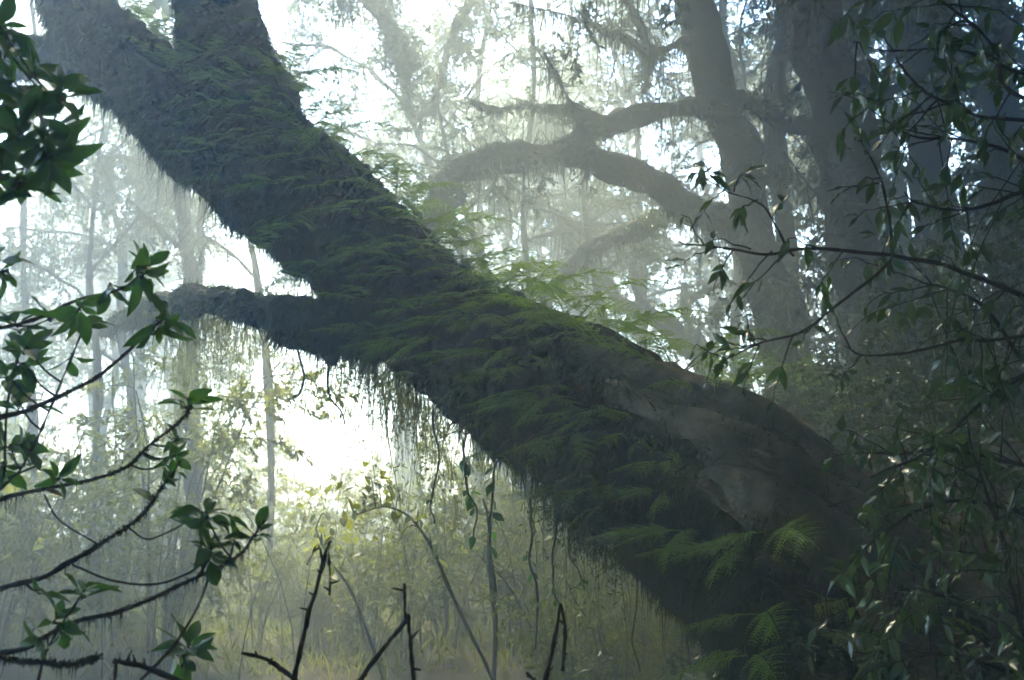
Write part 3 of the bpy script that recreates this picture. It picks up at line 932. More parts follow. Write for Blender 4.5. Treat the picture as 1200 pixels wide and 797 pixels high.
for lab, tp, lbs, kd in [
    ('low leafy tree with a hazy crown in the gap between upper stem and left limb', [(318, 560, 12.5, 9), (312, 420, 12.5, 9), (300, 320, 12.5, 8), (285, 240, 12.5, 6), (270, 170, 12.5, 4)],
     [[(302, 330, 12.5, 5), (260, 290, 12.4, 4), (215, 270, 12.3, 2)], [(290, 270, 12.5, 5), (320, 220, 12.6, 3), (340, 190, 12.7, 2)], [(285, 240, 12.5, 4), (240, 200, 12.4, 3), (190, 190, 12.3, 2)]], 9),
    ('slight misty tree with a feathery crown below the fork at far left', [(110, 570, 12, 10), (115, 440, 12, 9), (105, 330, 12, 8), (110, 240, 12, 6), (120, 150, 12, 4)],
     [[(108, 360, 12, 5), (60, 320, 12, 4), (10, 300, 12, 2)], [(106, 320, 12, 5), (150, 270, 12, 4), (190, 240, 12, 2)], [(110, 250, 12, 5), (70, 200, 12, 4), (50, 160, 12, 2)], [(114, 210, 12, 4), (150, 160, 12, 3), (170, 120, 12, 2)]], 9),
    ('leafy misty tree filling the space under the long arching limb', [(720, 520, 14, 9), (715, 430, 14, 9), (700, 340, 14, 8), (690, 280, 14, 6), (680, 200, 14, 4)],
     [[(705, 360, 14, 5), (660, 320, 14, 4), (610, 300, 14, 2)], [(700, 320, 14, 5), (750, 290, 14, 4), (800, 300, 14, 2)], [(692, 280, 14, 5), (640, 240, 14, 4), (580, 240, 14, 2)], [(690, 260, 14, 4), (740, 230, 14, 3), (780, 230, 14, 2)]], 10),
    ('delicate tree with hanging leaf sprays left of the arch, against the glare', [(640, 540, 12.5, 8), (600, 400, 12.5, 8), (560, 290, 12.5, 7), (530, 200, 12.5, 5), (510, 110, 12.5, 3)],
     [[(570, 310, 12.5, 5), (520, 260, 12.4, 4), (480, 240, 12.3, 2)], [(545, 250, 12.5, 5), (590, 200, 12.6, 3), (620, 170, 12.7, 2)], [(530, 200, 12.5, 4), (480, 170, 12.4, 3), (440, 170, 12.3, 2)], [(520, 150, 12.5, 4), (560, 90, 12.6, 3), (600, 60, 12.7, 2)]], 9)]:
    forest_tree(lab, tp, lbs, ('fine', kd, (0.35, 0.75), -0.05), moss=(40, 0.22))

# ------------------------------------------------------------------ canopy limbs that hang into the top of the view
def canopy_branch(label, pts, kind, dens, size, moss, clumps=()):
    pts = [(a, b, d + 2.4, w) for a, b, d, w in pts]
    clumps = [(a, b, d + 2.4, e * 1.2, n_, l) for a, b, d, e, n_, l in clumps]
    p, r = PX(pts)
    q = catmull(np.hstack([p, r[:, None]]), 40)
    t = thing('mossy_branch', label, 'branch', p[0])
    mb = MB(); mb.tube(q[:, :3], np.maximum(q[:, 3], 0.005), 9, None, amp=0.02, freq=5)
    part(mb, 'bough', M['bg_bark'], t)
    cr = MB()
    n = int(np.linalg.norm(np.diff(q[:, :3], axis=0), axis=1).sum() * dens)
    for _ in range(n):
        j = rng.integers(3, 40)
        put_sprays(cr, kind, [q[j, :3]], [nrm(rng.normal(size=3) + np.array([0, 0, -0.2]))], [rng.uniform(*size)])
    part(cr, 'leaves', [M['leaf_bg'], M['bg_bark']], t)
    hm = MB(); fringe(hm, q[:, :3], q[:, 3], moss[0], moss[1]); tuft(hm, q[:, :3], q[:, 3], 180, 0.06)
    for (x, y, d, rad_, nn, ln) in clumps:      # thick beards of moss
        c = P(x, y, d)
        pos = c + rand_unit(nn) * rad_ * rng.random((nn, 1)) ** 0.5 * [1, 1, 1.3]
        strands(hm, pos, rng.gamma(2, ln / 2, nn), rng.uniform(0.01, 0.03, nn))
        ax = rand_unit(nn * 2); pos2 = c + rand_unit(nn * 2) * rad_ * rng.random((nn * 2, 1)) ** 0.4 * [1, 1, 1.35]
        hm.leaves(pos2, ax, rand_unit(nn * 2), rng.uniform(0.03, 0.08, nn * 2), 0.03, LEAF_LO)
    o = part(hm, 'hanging_moss', M['moss'], t); o['kind'] = 'stuff'
canopy_branch('dark bearded branch end dangling into the white gap at top centre', [(330, -120, 10, 26), (400, -40, 10, 22), (440, 10, 9.9, 18), (470, 50, 9.9, 12), (480, 100, 9.9, 5)], 'fine', 26, (0.3, 0.6), (50, 0.22),
              [(470, 62, 9.9, 0.2, 260, 0.16), (400, -8, 10.0, 0.28, 260, 0.16), (452, -5, 9.9, 0.2, 160, 0.16)])
canopy_branch('misty branch crossing the top middle with thin drooping sprays', [(640, -120, 10.5, 24), (590, -40, 10.3, 18), (540, 20, 10.1, 12), (520, 80, 10, 8), (505, 130, 9.9, 4)], 'fine', 16, (0.35, 0.8), (18, 0.14))
canopy_branch('leafy branch drooping from the top edge beside the tilting trunk', [(720, -150, 9, 22), (700, -60, 9, 16), (735, 0, 8.9, 12), (760, 60, 8.8, 7), (755, 110, 8.8, 4)], 'fine', 16, (0.35, 0.7), (18, 0.14))

# ------------------------------------------------------------------ undergrowth
def bush_protos():
    out = []
    for b in range(7):
        stems, cr = MB(), MB()
        for s in range(rng.integers(4, 8)):
            a = rng.uniform(0, 6.28); h = rng.uniform(1.2, 2.6); lean = rng.uniform(0.1, 0.5)
            u = np.linspace(0, 1, 10)[:, None]
            pth = np.array([math.cos(a), math.sin(a), 0]) * (0.1 + lean * h * u ** 1.5) + np.array([0, 0, h]) * u
            pth = pth + np.stack([fbm(pth * 1.4 + c * 5 + s * 3.3 + b * 17, 2) for c in range(3)], -1) * 0.08 * u
            stems.tube(pth, np.linspace(0.016, 0.005, 10), 5, None)
            for _ in range(rng.integers(7, 12)):
                j = rng.integers(3, 10)
                d = nrm(rng.normal(size=3) * [1, 1, 0.5] + np.array([math.cos(a), math.sin(a), 0.2]) * 0.6)
                put_sprays(cr, 'broad' if b % 2 else 'canopy', [pth[j]], [d], [rng.uniform(0.35, 0.75)])
        out.append((stems.mesh('stems', M['pale_bark']), cr.mesh('leaves', [M['leaf_bush'], M['pale_bark']])))
    return out
BUSH = bush_protos()
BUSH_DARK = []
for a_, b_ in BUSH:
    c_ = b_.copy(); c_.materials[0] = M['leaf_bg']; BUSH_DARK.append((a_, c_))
def put_bush(x, y, s, label, group, k=None):
    k = rng.integers(len(BUSH)) if k is None else k
    t = thing('bush', label, 'bush', (x, y, float(gz(x, y)) - 0.05), group)
    t.rotation_euler = (0, 0, rng.uniform(0, 6.28)); t.scale = (s, s, s * rng.uniform(0.9, 1.15))
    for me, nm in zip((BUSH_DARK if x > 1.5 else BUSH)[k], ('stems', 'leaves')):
        o = bpy.data.objects.new(nm, me); COL.objects.link(o); o.parent = t
def bushes():
    zones = [
        (22, (-6.2, -2.2), (8.5, 12.5), (0.45, 1.15), 'pale yellow-green bush in the mist at lower left', 'misty bushes at lower left'),
        (16, (-2.2, 1.2), (9.0, 13.0), (0.5, 0.8), 'thin misty bush on the clearing floor under the trunk', 'thin bushes under the leaning trunk'),
        (18, (-11, -4), (13, 19), (0.9, 1.4), 'faint bush in the far mist behind the lower left bushes', 'far bushes at left'),
        (12, (-3, 2.5), (14, 20), (0.8, 1.2), 'faint bush in the far mist beyond the clearing', 'far bushes beyond the clearing'),
        (15, (-3.2, 0.4), (8.6, 14), (0.45, 0.6), 'low pale bush in the bright open gap behind the dead sticks', 'low bushes in the bright gap'),
        (10, (2.2, 6.5), (7.5, 13), (0.6, 0.95), 'dim bush among the trunks on the right bank', 'bushes on the right bank'),
    ]
    zones += [
        (24, (1.6, 4.2), (4.6, 8.2), (0.3, 0.5), 'low dark leafy plant on the right bank behind the trunk foot', 'low plants on the right bank'),
        (14, (0.2, 1.6), (6.5, 9.0), (0.28, 0.45), 'low leafy plant on the ground under the trunk base', 'low plants under the trunk base')]
    for n, xr, yr, sr, lab, grp in zones:
        for _ in range(n):
            x, y = rng.uniform(*xr), rng.uniform(*yr)
            sc_ = rng.uniform(*sr)
            if y > 9.3 and -0.30 < x / y < -0.03: sc_ = rng.uniform(0.28, 0.80) ** 1.1 * (0.8 + 0.02 * y)      # low growth in the open, bright gap
            put_bush(x, y, sc_, lab, grp)
bushes()

def stalks():
    """thin bare canes and grass of the clearing floor"""
    mb = MB()
    n = 160
    for _ in range(n):
        x, y = rng.uniform(-9, 2.6), rng.uniform(7.5, 17)
        h = rng.uniform(0.6, 2.0)
        b = np.array([x, y, float(gz(x, y)) - 0.03])
        l = rng.normal(size=2) * 0.18
        u = np.linspace(0, 1, 5)[:, None]
        pth = b + np.hstack([l[0] * u * u * h, l[1] * u * u * h, h * u])
        mb.tube(pth, np.linspace(0.009, 0.003, 5), 3, None, 1, cap=False)
    m = 20000
    pos = np.stack([rng.uniform(-10, 3, m), rng.uniform(8.3, 18, m), np.zeros(m)], -1)
    pos[:, 2] = gz(pos[:, 0], pos[:, 1])
    ax = nrm(np.array([0, 0, 1.0]) + rng.normal(size=(m, 3)) * 0.45)
    L = rng.uniform(0.06, 0.24, m)
    mb.leaves(pos, ax, np.cross(ax, rand_unit(m)), L, 0.012, LEAF_MID, 0)
    # low cover of the right bank
    m = 26000
    pos = np.stack([rng.uniform(0.2, 7, m), rng.uniform(4.0, 14, m), np.zeros(m)], -1)
    pos[:, 2] = gz(pos[:, 0], pos[:, 1]) + rng.gamma(2, 0.06, m)
    ax = nrm(np.array([0, 0, 0.35]) + rng.normal(size=(m, 3)))
    L = rng.uniform(0.03, 0.11, m)
    mb.leaves(pos, ax, np.array([0, 0, 1.0]) + rng.normal(size=(m, 3)) * 0.5, L, L * 0.45, LEAF_LO, 2)
    o = mb.build('undergrowth', [M['leaf_bush'], M['pale_bark'], M['leaf_bg']]); o['kind'] = 'stuff'
    tag(o, 'thin canes, grass and low leaves covering the misty clearing floor', 'undergrowth')
stalks()

def sapling(label, pts, leafspots, nleaf, L, mat='leaf_bush', bark='pale_bark', name='sapling'):
    p, r = PX(pts, 0.52)
    zg = float(gz(p[0][0], p[0][1])) - 0.05
    if p[0][2] > zg:
        p = np.vstack([[p[0][0] + 0.05, p[0][1], zg], p]); r = np.concatenate([[r[0]], r])
    t = thing(name, label, 'sapling', p[0])
    mb = MB(); mb.tube(p, r, 9, 40, amp=0.3 * r.max(), freq=9)
    part(mb, 'stem', M[bark], t)
    q = catmull(p, 40)
    lv = MB()
    for (x, y, d, sp) in leafspots:
        c = P(x, y, d)
        j = np.linalg.norm(q - c, axis=1).argmin()
        u = np.linspace(0, 1, 6)[:, None]
        pth = q[j] * (1 - u) + c * u + np.array([0, 0, 0.08]) * np.sin(u * 3.14)
        lv.tube(pth, np.linspace(0.006, 0.002, 6), 4, None, 1, cap=False)
        pos = pth[rng.integers(1, 6, nleaf)] + rng.normal(size=(nleaf, 3)) * sp
        ax = nrm(rng.normal(size=(nleaf, 3)) * [1, 1, 0.4] + np.array([0, 0, -0.45]))
        LL = L * rng.uniform(0.7, 1.2, nleaf)
        lv.leaves(pos, ax, np.array([0, 0, 1.0]) + rng.normal(size=(nleaf, 3)) * 0.4, LL, LL * 0.5, LEAF_MID, 0)
    if lv.v: part(lv, 'leaves', [M[mat], M[bark]], t)
sapling('slender sapling bending left in the clearing with pale round leaves at its arching tip',
        [(578, 800, 6.6, 8), (545, 730, 6.6, 8), (522, 680, 6.6, 8), (505, 640, 6.6, 9), (480, 606, 6.6, 6), (450, 594, 6.6, 4), (415, 604, 6.6, 3)],
        [(425, 600, 6.6, .07), (440, 570, 6.5, .07), (470, 590, 6.7, .06), (490, 610, 6.6, .06), (465, 640, 6.6, .06), (500, 645, 6.5, .05), (430, 560, 6.6, .07), (402, 600, 6.6, .08)], 9, 0.085)
sapling('stout lichen coated stem standing upright in the clearing with bulging middle',
        [(579, 800, 6.8, 11), (581, 740, 6.8, 12), (578, 690, 6.8, 16), (573, 650, 6.8, 14), (573, 610, 6.8, 9), (566, 585, 6.8, 5)], [], 0, 0.05, bark='pale_bark')
sapling('thin grey sapling slanting up in front of the lower left bushes',
        [(450, 800, 7.2, 8), (430, 740, 7.2, 7), (410, 690, 7.2, 6), (385, 655, 7.2, 4), (370, 620, 7.2, 3)],
        [(375, 640, 7.2, .08), (395, 640, 7.1, .08), (385, 610, 7.2, .09), (410, 660, 7.2, .08)], 12, 0.085)
sapling('very thin leaning whip crossing behind the stout lichen coated stem',
        [(660, 800, 7.0, 4), (620, 730, 7.0, 4), (590, 680, 7.0, 3), (560, 650, 7.0, 3)], [(570, 650, 7, .04)], 4, 0.06)
sapling('young bare whip right of the stout lichen coated stem', [(705, 800, 6.8, 4), (695, 740, 6.8, 4), (672, 700, 6.8, 3), (660, 670, 6.8, 2)], [(665, 672, 6.8, .04)], 4, 0.06)

# ------------------------------------------------------------------ hanging vines
def vine(label, pts, nleaf, L, drapes=0):
    p, r = PX(pts)
    t = thing('hanging_vine', label, 'vine', p[0])
    q = catmull(np.hstack([p, r[:, None]]), 30)
    q[1:, :3] += np.stack([fbm(q[1:, :3] * 8 + c * 5, 2) for c in range(3)], -1) * 0.018
    mb = MB(); mb.tube(q[:, :3], np.maximum(q[:, 3], 0.0018), 5, None)
    part(mb, 'stem', M['twig'], t)
    if nleaf:
        lv = MB()
        j = rng.integers(6, 30, nleaf)
        ax = nrm(rng.normal(size=(nleaf, 3)) * [1, 1, 0.4] + np.array([0, 0, -0.9]))
        LL = L * rng.uniform(0.7, 1.25, nleaf)
        lv.leaves(q[j, :3] + ax * 0.01, ax, np.array([0, -0.5, 1.0]) + rng.normal(size=(nleaf, 3)) * 0.4, LL, LL * 0.5, LEAF_MID, 0)
        part(lv, 'leaves', M['leaf_front'], t)
vine('long vine with hanging leaf pairs under the lower edge of the trunk', [(578, 520, 5.7, 3), (579, 560, 5.6, 3), (577, 600, 5.6, 3), (574, 640, 5.6, 2)], 16, 0.075)
vine('shorter leafy vine beside the long one, bending right', [(545, 500, 5.8, 3), (545, 540, 5.7, 3), (548, 575, 5.7, 3), (556, 600, 5.6, 2), (552, 640, 5.6, 2)], 16, 0.07)
vine('bare kinked vine dangling from the left limb', [(340, 370, 6.7, 3), (348, 410, 6.7, 3), (358, 440, 6.7, 3), (352, 462, 6.7, 3), (338, 466, 6.7, 2)], 5, 0.05)
vine('thin vine dropping from the knob where limb meets trunk', [(388, 420, 6.4, 3), (385, 450, 6.4, 3), (392, 475, 6.4, 2), (402, 498, 6.4, 2)], 4, 0.05)
vine('long bare rootlet hanging to the clearing floor below the trunk', [(625, 560, 5.5, 3), (622, 640, 5.5, 3), (628, 700, 5.5, 3), (626, 760, 5.5, 2)], 8, 0.05)
vine('pair of vines with few leaves right of the bare rootlet', [(655, 590, 5.4, 3), (648, 650, 5.4, 3), (652, 700, 5.4, 2), (658, 715, 5.4, 2)], 10, 0.05)
vine('crooked vine with small leaves hanging near the trunk base', [(690, 590, 5.2, 3), (668, 640, 5.2, 3), (680, 670, 5.2, 2), (684, 690, 5.2, 2)], 9, 0.05)
vine('thin twisted rootlet below the pale overhanging fern', [(745, 620, 5.0, 3), (748, 690, 5.0, 2), (742, 740, 5.0, 2), (748, 790, 5.0, 2)], 2, 0.04)
vine('short straggling vine below the middle of the trunk', [(508, 480, 6.0, 3), (512, 540, 6.0, 2), (505, 580, 6.0, 2), (510, 612, 6.0, 2)], 6, 0.05)

def beards():
    """lacy lichen curtains under the left limb and the lower edge"""
    for i, (x, y, d, w, h, n, lab) in enumerate([
        (430, 425, 6.6, 55, 110, 300, 'pale lichen curtain hanging below the limb joint against the white mist'),
        (490, 465, 6.4, 45, 90, 220, 'pale lichen curtain hanging from the lower trunk edge, right of the other'),
        (660, 590, 5.4, 40, 70, 160, 'dark green beard of lichen under the trunk near the clearing'),
        (245, 370, 7.6, 60, 110, 340, 'grey lichen curtain hanging from the left limb'),
        (700, 625, 5.2, 35, 60, 120, 'short lichen beard under the trunk base')]):
        t = MB()
        px = P(x, y, d)
        k = d / FPX
        pos = px + np.stack([rng.normal(size=n) * w * k * 0.6, rng.normal(size=n) * 0.12, np.zeros(n)], -1)
        pos[:, 2] += -(pos[:, 0] - px[0]) * (0.62 if i != 3 else 0.1) + rng.normal(size=n) * 0.05
        ln = rng.gamma(2.2, h * k / 2.6, n) * (0.3 + np.clip(fbm(pos * 5, 2) + 0.5, 0, 1.5))
        strands(t, pos, ln, rng.uniform(0.003, 0.009, n), 0, 6, 0.1)
        m = n * 3
        j = rng.integers(0, n, m)
        pp = pos[j] + np.stack([rng.normal(size=m) * 0.02, rng.normal(size=m) * 0.02, -ln[j] * rng.random(m)], -1)
        ax = nrm(rng.normal(size=(m, 3)) * [1, 1, .5] + np.array([0, 0, -1.0]))
        t.leaves(pp, ax, rand_unit(m), rng.uniform(0.02, 0.06, m), 0.010, LEAF_LO, 0)
        o = t.build('hanging_lichen', M['lichen'] if i in (0, 1, 3) else M['moss'], loc=px)
        o.location = px
        o['kind'] = 'stuff'
        tag(o, lab, 'lichen')
beards()

# ------------------------------------------------------------------ foreground: broad-leaved branches on the left
def whorl(parent, tip, axis, n, L, spread=(0.7, 1.35), mat='leaf_front', wl=0.41):
    mb = MB()
    axis = nrm(axis)
    a0 = np.cross(axis, [0.2, 0.9, 0.3]); a0 = nrm(a0); b0 = np.cross(axis, a0)
    for i in range(n):
        th = i / n * 6.283 * 1.0 + rng.normal() * 0.3
        sp = rng.uniform(*spread)
        side = a0 * math.cos(th) + b0 * math.sin(th)
        d = nrm(axis * math.cos(sp) + side * math.sin(sp) + np.array([0, 0, -0.12]))
        nor = nrm(axis * math.sin(sp) - side * math.cos(sp) + rng.normal(size=3) * 0.25)
        LL = L * rng.uniform(0.5, 1.2)
        base = tip - axis * rng.uniform(0, 0.35) * L
        mb.tube([base, base + d * 0.14 * LL], [0.0016, 0.0012], 4, None, 1, cap=False)
        mb.leaves((base + d * 0.12 * LL)[None], d[None], nor[None], [LL], [LL * wl * rng.uniform(0.85, 1.1)], [LEAF_HI, LEAF_HI2, LEAF_HI3, LEAF_HI4][rng.integers(4)], 0)
    part(mb, 'leaf_whorl', [M[mat], M['twig']], parent)

def leafy_branch(label, pts, whorls, mossy=0, extra=()):
    p, r = PX(pts, 0.75)
    t = thing('leafy_branch', label, 'branch', p[0])
    q = catmull(np.hstack([p, r[:, None]]), 44)
    q[1:-1, :3] += np.stack([fbm(q[1:-1, :3] * 9 + c * 5, 2) for c in range(3)], -1) * 0.006
    mb = MB(); mb.tube(q[:, :3], np.maximum(q[:, 3], 0.0015), 8, None, amp=0.0016, freq=60)
    for ex in extra:
        ep, er = PX(ex, 0.75)
        mb.tube(ep, er, 6, 18)
    part(mb, 'stem', M['twig'], t)
    for w in whorls:
        (x, y, d, dx, dy, n, Lpx) = w[:7]
        tip = P(x, y, d)
        ax = RT * dx - UP * dy + FW * (rng.normal() * 0.3 - 0.15)
        j = np.linalg.norm(q[:, :3] - tip, axis=1).argmin()
        if np.linalg.norm(q[j, :3] - tip) > 0.02:
            m3 = MB(); u = np.linspace(0, 1, 8)[:, None]
            back = q[max(j - 4, 0), :3]
            m3.tube(back * (1 - u) + tip * u + np.array([0, 0, -0.01]) * np.sin(u * 3.14), np.linspace(0.003, 0.002, 8), 6, None)
            part(m3, 'twig', M['twig'], t)
        whorl(t, tip, ax, n + 2 if n > 3 else n, 0.84 * Lpx * d / FPX)
    if mossy:
        hm = MB(); fringe(hm, q[:, :3], q[:, 3], 480 * mossy, 0.015, (0.001, 0.003), 30)
        tuft_n = int(500 * mossy)
        j = rng.integers(0, 40, tuft_n)
        ax = rand_unit(tuft_n)
        hm.leaves(q[j, :3] + ax * 0.003 + rng.normal(size=(tuft_n, 3)) * 0.002, ax, rand_unit(tuft_n), 0.006, 0.003, BLADE)
        o = part(hm, 'moss', M['moss_dark'], t); o['kind'] = 'stuff'
    return t

leafy_branch('large leafed branch end filling the top left corner', [(-60, 260, 2.0, 9), (-10, 200, 2.0, 8), (30, 175, 2.0, 7), (60, 150, 2.0, 5), (75, 110, 2.0, 4)],
    [(72, 105, 2.0, 0.3, -1, 8, 52), (45, 130, 1.95, 0.6, -0.6, 9, 62), (55, 165, 2.0, 1, 0.4, 9, 64), (20, 150, 1.9, -0.3, -1, 8, 60), (30, 195, 2.0, 0.5, 1, 8, 64), (-5, 120, 1.95, 0.3, -0.6, 9, 62), (10, 60, 2.1, 0.6, -0.6, 8, 60), (15, 95, 2.0, 0.8, -0.4, 8, 56), (60, 185, 1.95, 0.8, 0.7, 8, 58), (-2, 170, 1.9, 0.6, 0.3, 8, 60), (25, 215, 2.0, 0.4, 1, 7, 56), (40, 85, 2.05, 0.7, -0.7, 7, 50), (-8, 215, 1.95, 0.5, 0.9, 7, 58), (0, 30, 2.1, 0.4, -1, 7, 56)],
    extra=[[(20, 178, 2.0, 5), (5, 120, 2.05, 5), (0, 60, 2.1, 4), (-5, 20, 2.1, 4)]])
leafy_branch('small leaf sprig poking in at the left edge above the arching branches', [(-40, 330, 2.1, 5), (-10, 320, 2.1, 4), (8, 316, 2.1, 4)], [(6, 318, 2.1, 1, 0, 8, 44), (-5, 300, 2.1, 0.2, -1, 6, 40)])
leafy_branch('arching branch with a dense rosette of leaves, uppermost of the left side',
    [(-40, 395, 2.2, 7), (40, 375, 2.2, 6), (100, 350, 2.2, 5), (145, 337, 2.2, 5), (175, 312, 2.2, 4)],
    [(172, 312, 2.2, 0.5, -1, 9, 50), (168, 322, 2.15, 1, 0.5, 7, 50), (128, 340, 2.2, 0.1, 1, 5, 46), (60, 372, 2.25, 0.1, -1, 6, 44), (20, 378, 2.2, -0.2, -1, 8, 48), (95, 362, 2.2, 0.8, 0.7, 6, 44)])
leafy_branch('long bare curving branch ending in a leaf rosette beside the left limb',
    [(-40, 500, 2.15, 9), (20, 483, 2.15, 8), (70, 465, 2.15, 7), (120, 435, 2.15, 6), (165, 395, 2.15, 5), (195, 372, 2.15, 4)],
    [(197, 370, 2.15, 0.7, -0.6, 9, 48), (185, 385, 2.1, 0.3, 1, 5, 46)], mossy=0.4)
leafy_branch('short twig with two drooping leaves under the uppermost rosette',
    [(-20, 590, 2.3, 5), (20, 555, 2.3, 4), (50, 500, 2.3, 4), (75, 440, 2.3, 3), (95, 385, 2.3, 3)],
    [(80, 425, 2.3, -0.1, 1, 3, 46), (97, 380, 2.3, 0.3, -1, 7, 44), (30, 520, 2.3, 0.7, -0.2, 6, 40), (22, 470, 2.3, 0.2, -1, 8, 44), (10, 440, 2.3, 0.5, -1, 8, 46), (28, 425, 2.3, 0.9, -0.1, 7, 42), (12, 520, 2.3, 0.5, -0.6, 8, 44), (5, 550, 2.3, 0.4, 0.4, 7, 46), (30, 405, 2.28, 0.3, -1, 7, 42)],
    extra=[[(5, 560, 2.3, 4), (8, 480, 2.3, 4), (20, 420, 2.3, 4)], [(10, 560, 2.3, 4), (45, 545, 2.3, 3)]])
leafy_branch('mossy branch rising to a small upright leaf tuft in the left clearing',
    [(-40, 595, 2.25, 8), (30, 577, 2.25, 7), (90, 566, 2.25, 6), (140, 550, 2.25, 5), (180, 520, 2.25, 4), (210, 490, 2.25, 4), (222, 470, 2.25, 3)],
    [(222, 470, 2.25, 0.1, -1, 8, 40), (208, 515, 2.25, 0.3, -1, 5, 34), (205, 535, 2.25, 0.6, 0.4, 6, 36), (70, 560, 2.2, 0.6, -0.3, 5, 38), (190, 545, 2.25, -0.4, 0.6, 4, 34)], mossy=0.7)
_t = [o for o in COL.objects if o.get('label', '').startswith('mossy branch rising')][0]
_m = MB(); _m.leaves(P(52, 574, 2.24)[None], np.array([[1.0, -0.2, -0.12]]), np.array([[0, -0.6, 0.8]]), [0.045], [0.014], LEAF_HI2, 0)
part(_m, 'dry_leaf', M['leaf_dry'], _t)
leafy_branch('long moss dripping branch that climbs steeply past a single leaf',
    [(-40, 700, 2.1, 9), (30, 682, 2.1, 8), (85, 660, 2.1, 8), (125, 632, 2.1, 6), (165, 605, 2.1, 5), (195, 570, 2.1, 4), (212, 540, 2.1, 3)],
    [(205, 552, 2.1, 0.4, -1, 3, 36), (180, 590, 2.1, 0.2, -1, 1, 44), (50, 690, 2.05, 0.4, -0.4, 2, 34)], mossy=1.0,
    extra=[[(150, 618, 2.1, 4), (172, 632, 2.1, 3), (200, 622, 2.1, 3), (222, 610, 2.1, 3)], [(52, 580, 2.15, 3), (70, 610, 2.12, 3), (115, 638, 2.1, 3)]])
leafy_branch('lower moss dripping branch carrying three leaf rosettes over the clearing',
    [(-40, 775, 2.0, 9), (30, 757, 2.0, 8), (80, 732, 2.0, 7), (140, 718, 2.0, 7), (195, 695, 2.0, 6), (245, 672, 2.0, 5), (285, 650, 2.0, 4), (310, 610, 2.0, 3)],
    [(240, 600, 2.0, 0.2, -0.8, 9, 40), (248, 640, 2.0, 0.4, -0.9, 9, 44), (245, 655, 2.0, 0.3, 1, 5, 42), (300, 625, 2.0, 0.2, -1, 6, 40), (235, 612, 1.98, -0.5, 0.5, 6, 40), (275, 630, 2.0, 0.7, -0.4, 5, 36)], mossy=1.0,
    extra=[[(85, 662, 2.05, 4), (130, 680, 2.03, 4), (180, 685, 2.0, 4), (220, 672, 2.0, 4), (243, 655, 2.0, 3)], [(165, 797, 2.0, 5), (205, 755, 2.0, 5), (232, 710, 2.0, 4), (245, 675, 2.0, 4)]])
leafy_branch('low leafy sprig at the bottom left growing up past the mossy branches',
    [(35, 840, 1.95, 5), (50, 770, 1.95, 5), (70, 735, 1.95, 4), (92, 700, 1.95, 3)],
    [(98, 692, 1.95, 0.2, -1, 8, 40), (68, 722, 1.95, 0.5, -0.7, 7, 42), (75, 745, 1.95, 0.5, 0.6, 5, 40), (45, 750, 1.93, -0.4, 0.2, 5, 36)])
leafy_branch('drooping pale leaf tuft at the bottom, left of the forked dead sticks',
    [(190, 850, 2.3, 5), (205, 800, 2.3, 4), (218, 765, 2.3, 4)],
    [(222, 755, 2.3, 0.3, -1, 10, 46), (215, 770, 2.28, 0.6, 0.2, 8, 44)])
leafy_branch('short shaggy twig thick with moss near the bottom left corner',
    [(-40, 765, 1.9, 8), (20, 772, 1.9, 7), (70, 778, 1.9, 6), (105, 772, 1.9, 5), (120, 765, 1.9, 3)], [], mossy=2.0)

def dead_stick(label, lines):
    t = None
    for i, ln in enumerate(lines):
        p, r = PX(ln)
        if t is None:
            t = thing('dead_stick', label, 'stick', p[0])
        mb = MB(); q = catmull(np.hstack([p, r[:, None]]), 30)
        q[:, :3] += np.stack([fbm(q[:, :3] * 25 + c * 5, 2) for c in range(3)], -1) * 0.002
        mb.tube(q[:, :3], q[:, 3] * 0.8, 8, None, amp=0.002, freq=70)
        for j in rng.integers(3, 27, 5 if i == 0 else 2):
            dd = nrm(rng.normal(size=3) * [1, 0.6, 0.5] + np.array([0, 0, 0.7])) * rng.uniform(0.008, 0.03)
            mb.tube(np.array([q[j, :3], q[j, :3] + dd * 0.6, q[j, :3] + dd]), [0.003, 0.0022, 0.001], 5)
        part(mb, 'stick' if i == 0 else 'twig', M['dead'], t)
dead_stick('upright dead twig with a hooked tip, standing right of the pale leaf tuft', [[(338, 830, 2.1, 8), (346, 790, 2.1, 8), (357, 735, 2.1, 7), (371, 688, 2.1, 6), (380, 655, 2.1, 6), (387, 634, 2.1, 4)],
    [(379, 660, 2.1, 3), (372, 638, 2.1, 3), (360, 662, 2.1, 2)], [(386, 640, 2.1, 3), (386, 698, 2.1, 3)]])
dead_stick('short dead stick slanting down to the foot of the hooked twig', [[(284, 764, 2.1, 5), (312, 772, 2.1, 6), (330, 784, 2.1, 6), (352, 802, 2.1, 6)]])
dead_stick('broken dead stick bent into a sharp peak at the bottom centre', [[(405, 820, 2.0, 8), (440, 772, 2.0, 8), (479, 722, 2.0, 6)], [(478, 720, 2.0, 6), (481, 760, 2.0, 6), (488, 815, 2.0, 6)], [(473, 684, 2.0, 5), (475, 726, 2.0, 4)]])
dead_stick('small dead twig folded into a narrow peak below the trunk', [[(636, 815, 2.2, 7), (648, 760, 2.2, 6), (657, 709, 2.2, 5)], [(657, 708, 2.2, 5), (662, 740, 2.2, 6), (660, 786, 2.2, 4)], [(618, 788, 2.2, 4), (630, 802, 2.2, 4)]])
dead_stick('thick dead stick lying at the bottom edge below the leaf tuft', [[(132, 774, 1.9, 7), (170, 781, 1.9, 8), (215, 800, 1.9, 8)], [(135, 776, 1.9, 4), (134, 815, 1.9, 4)]])

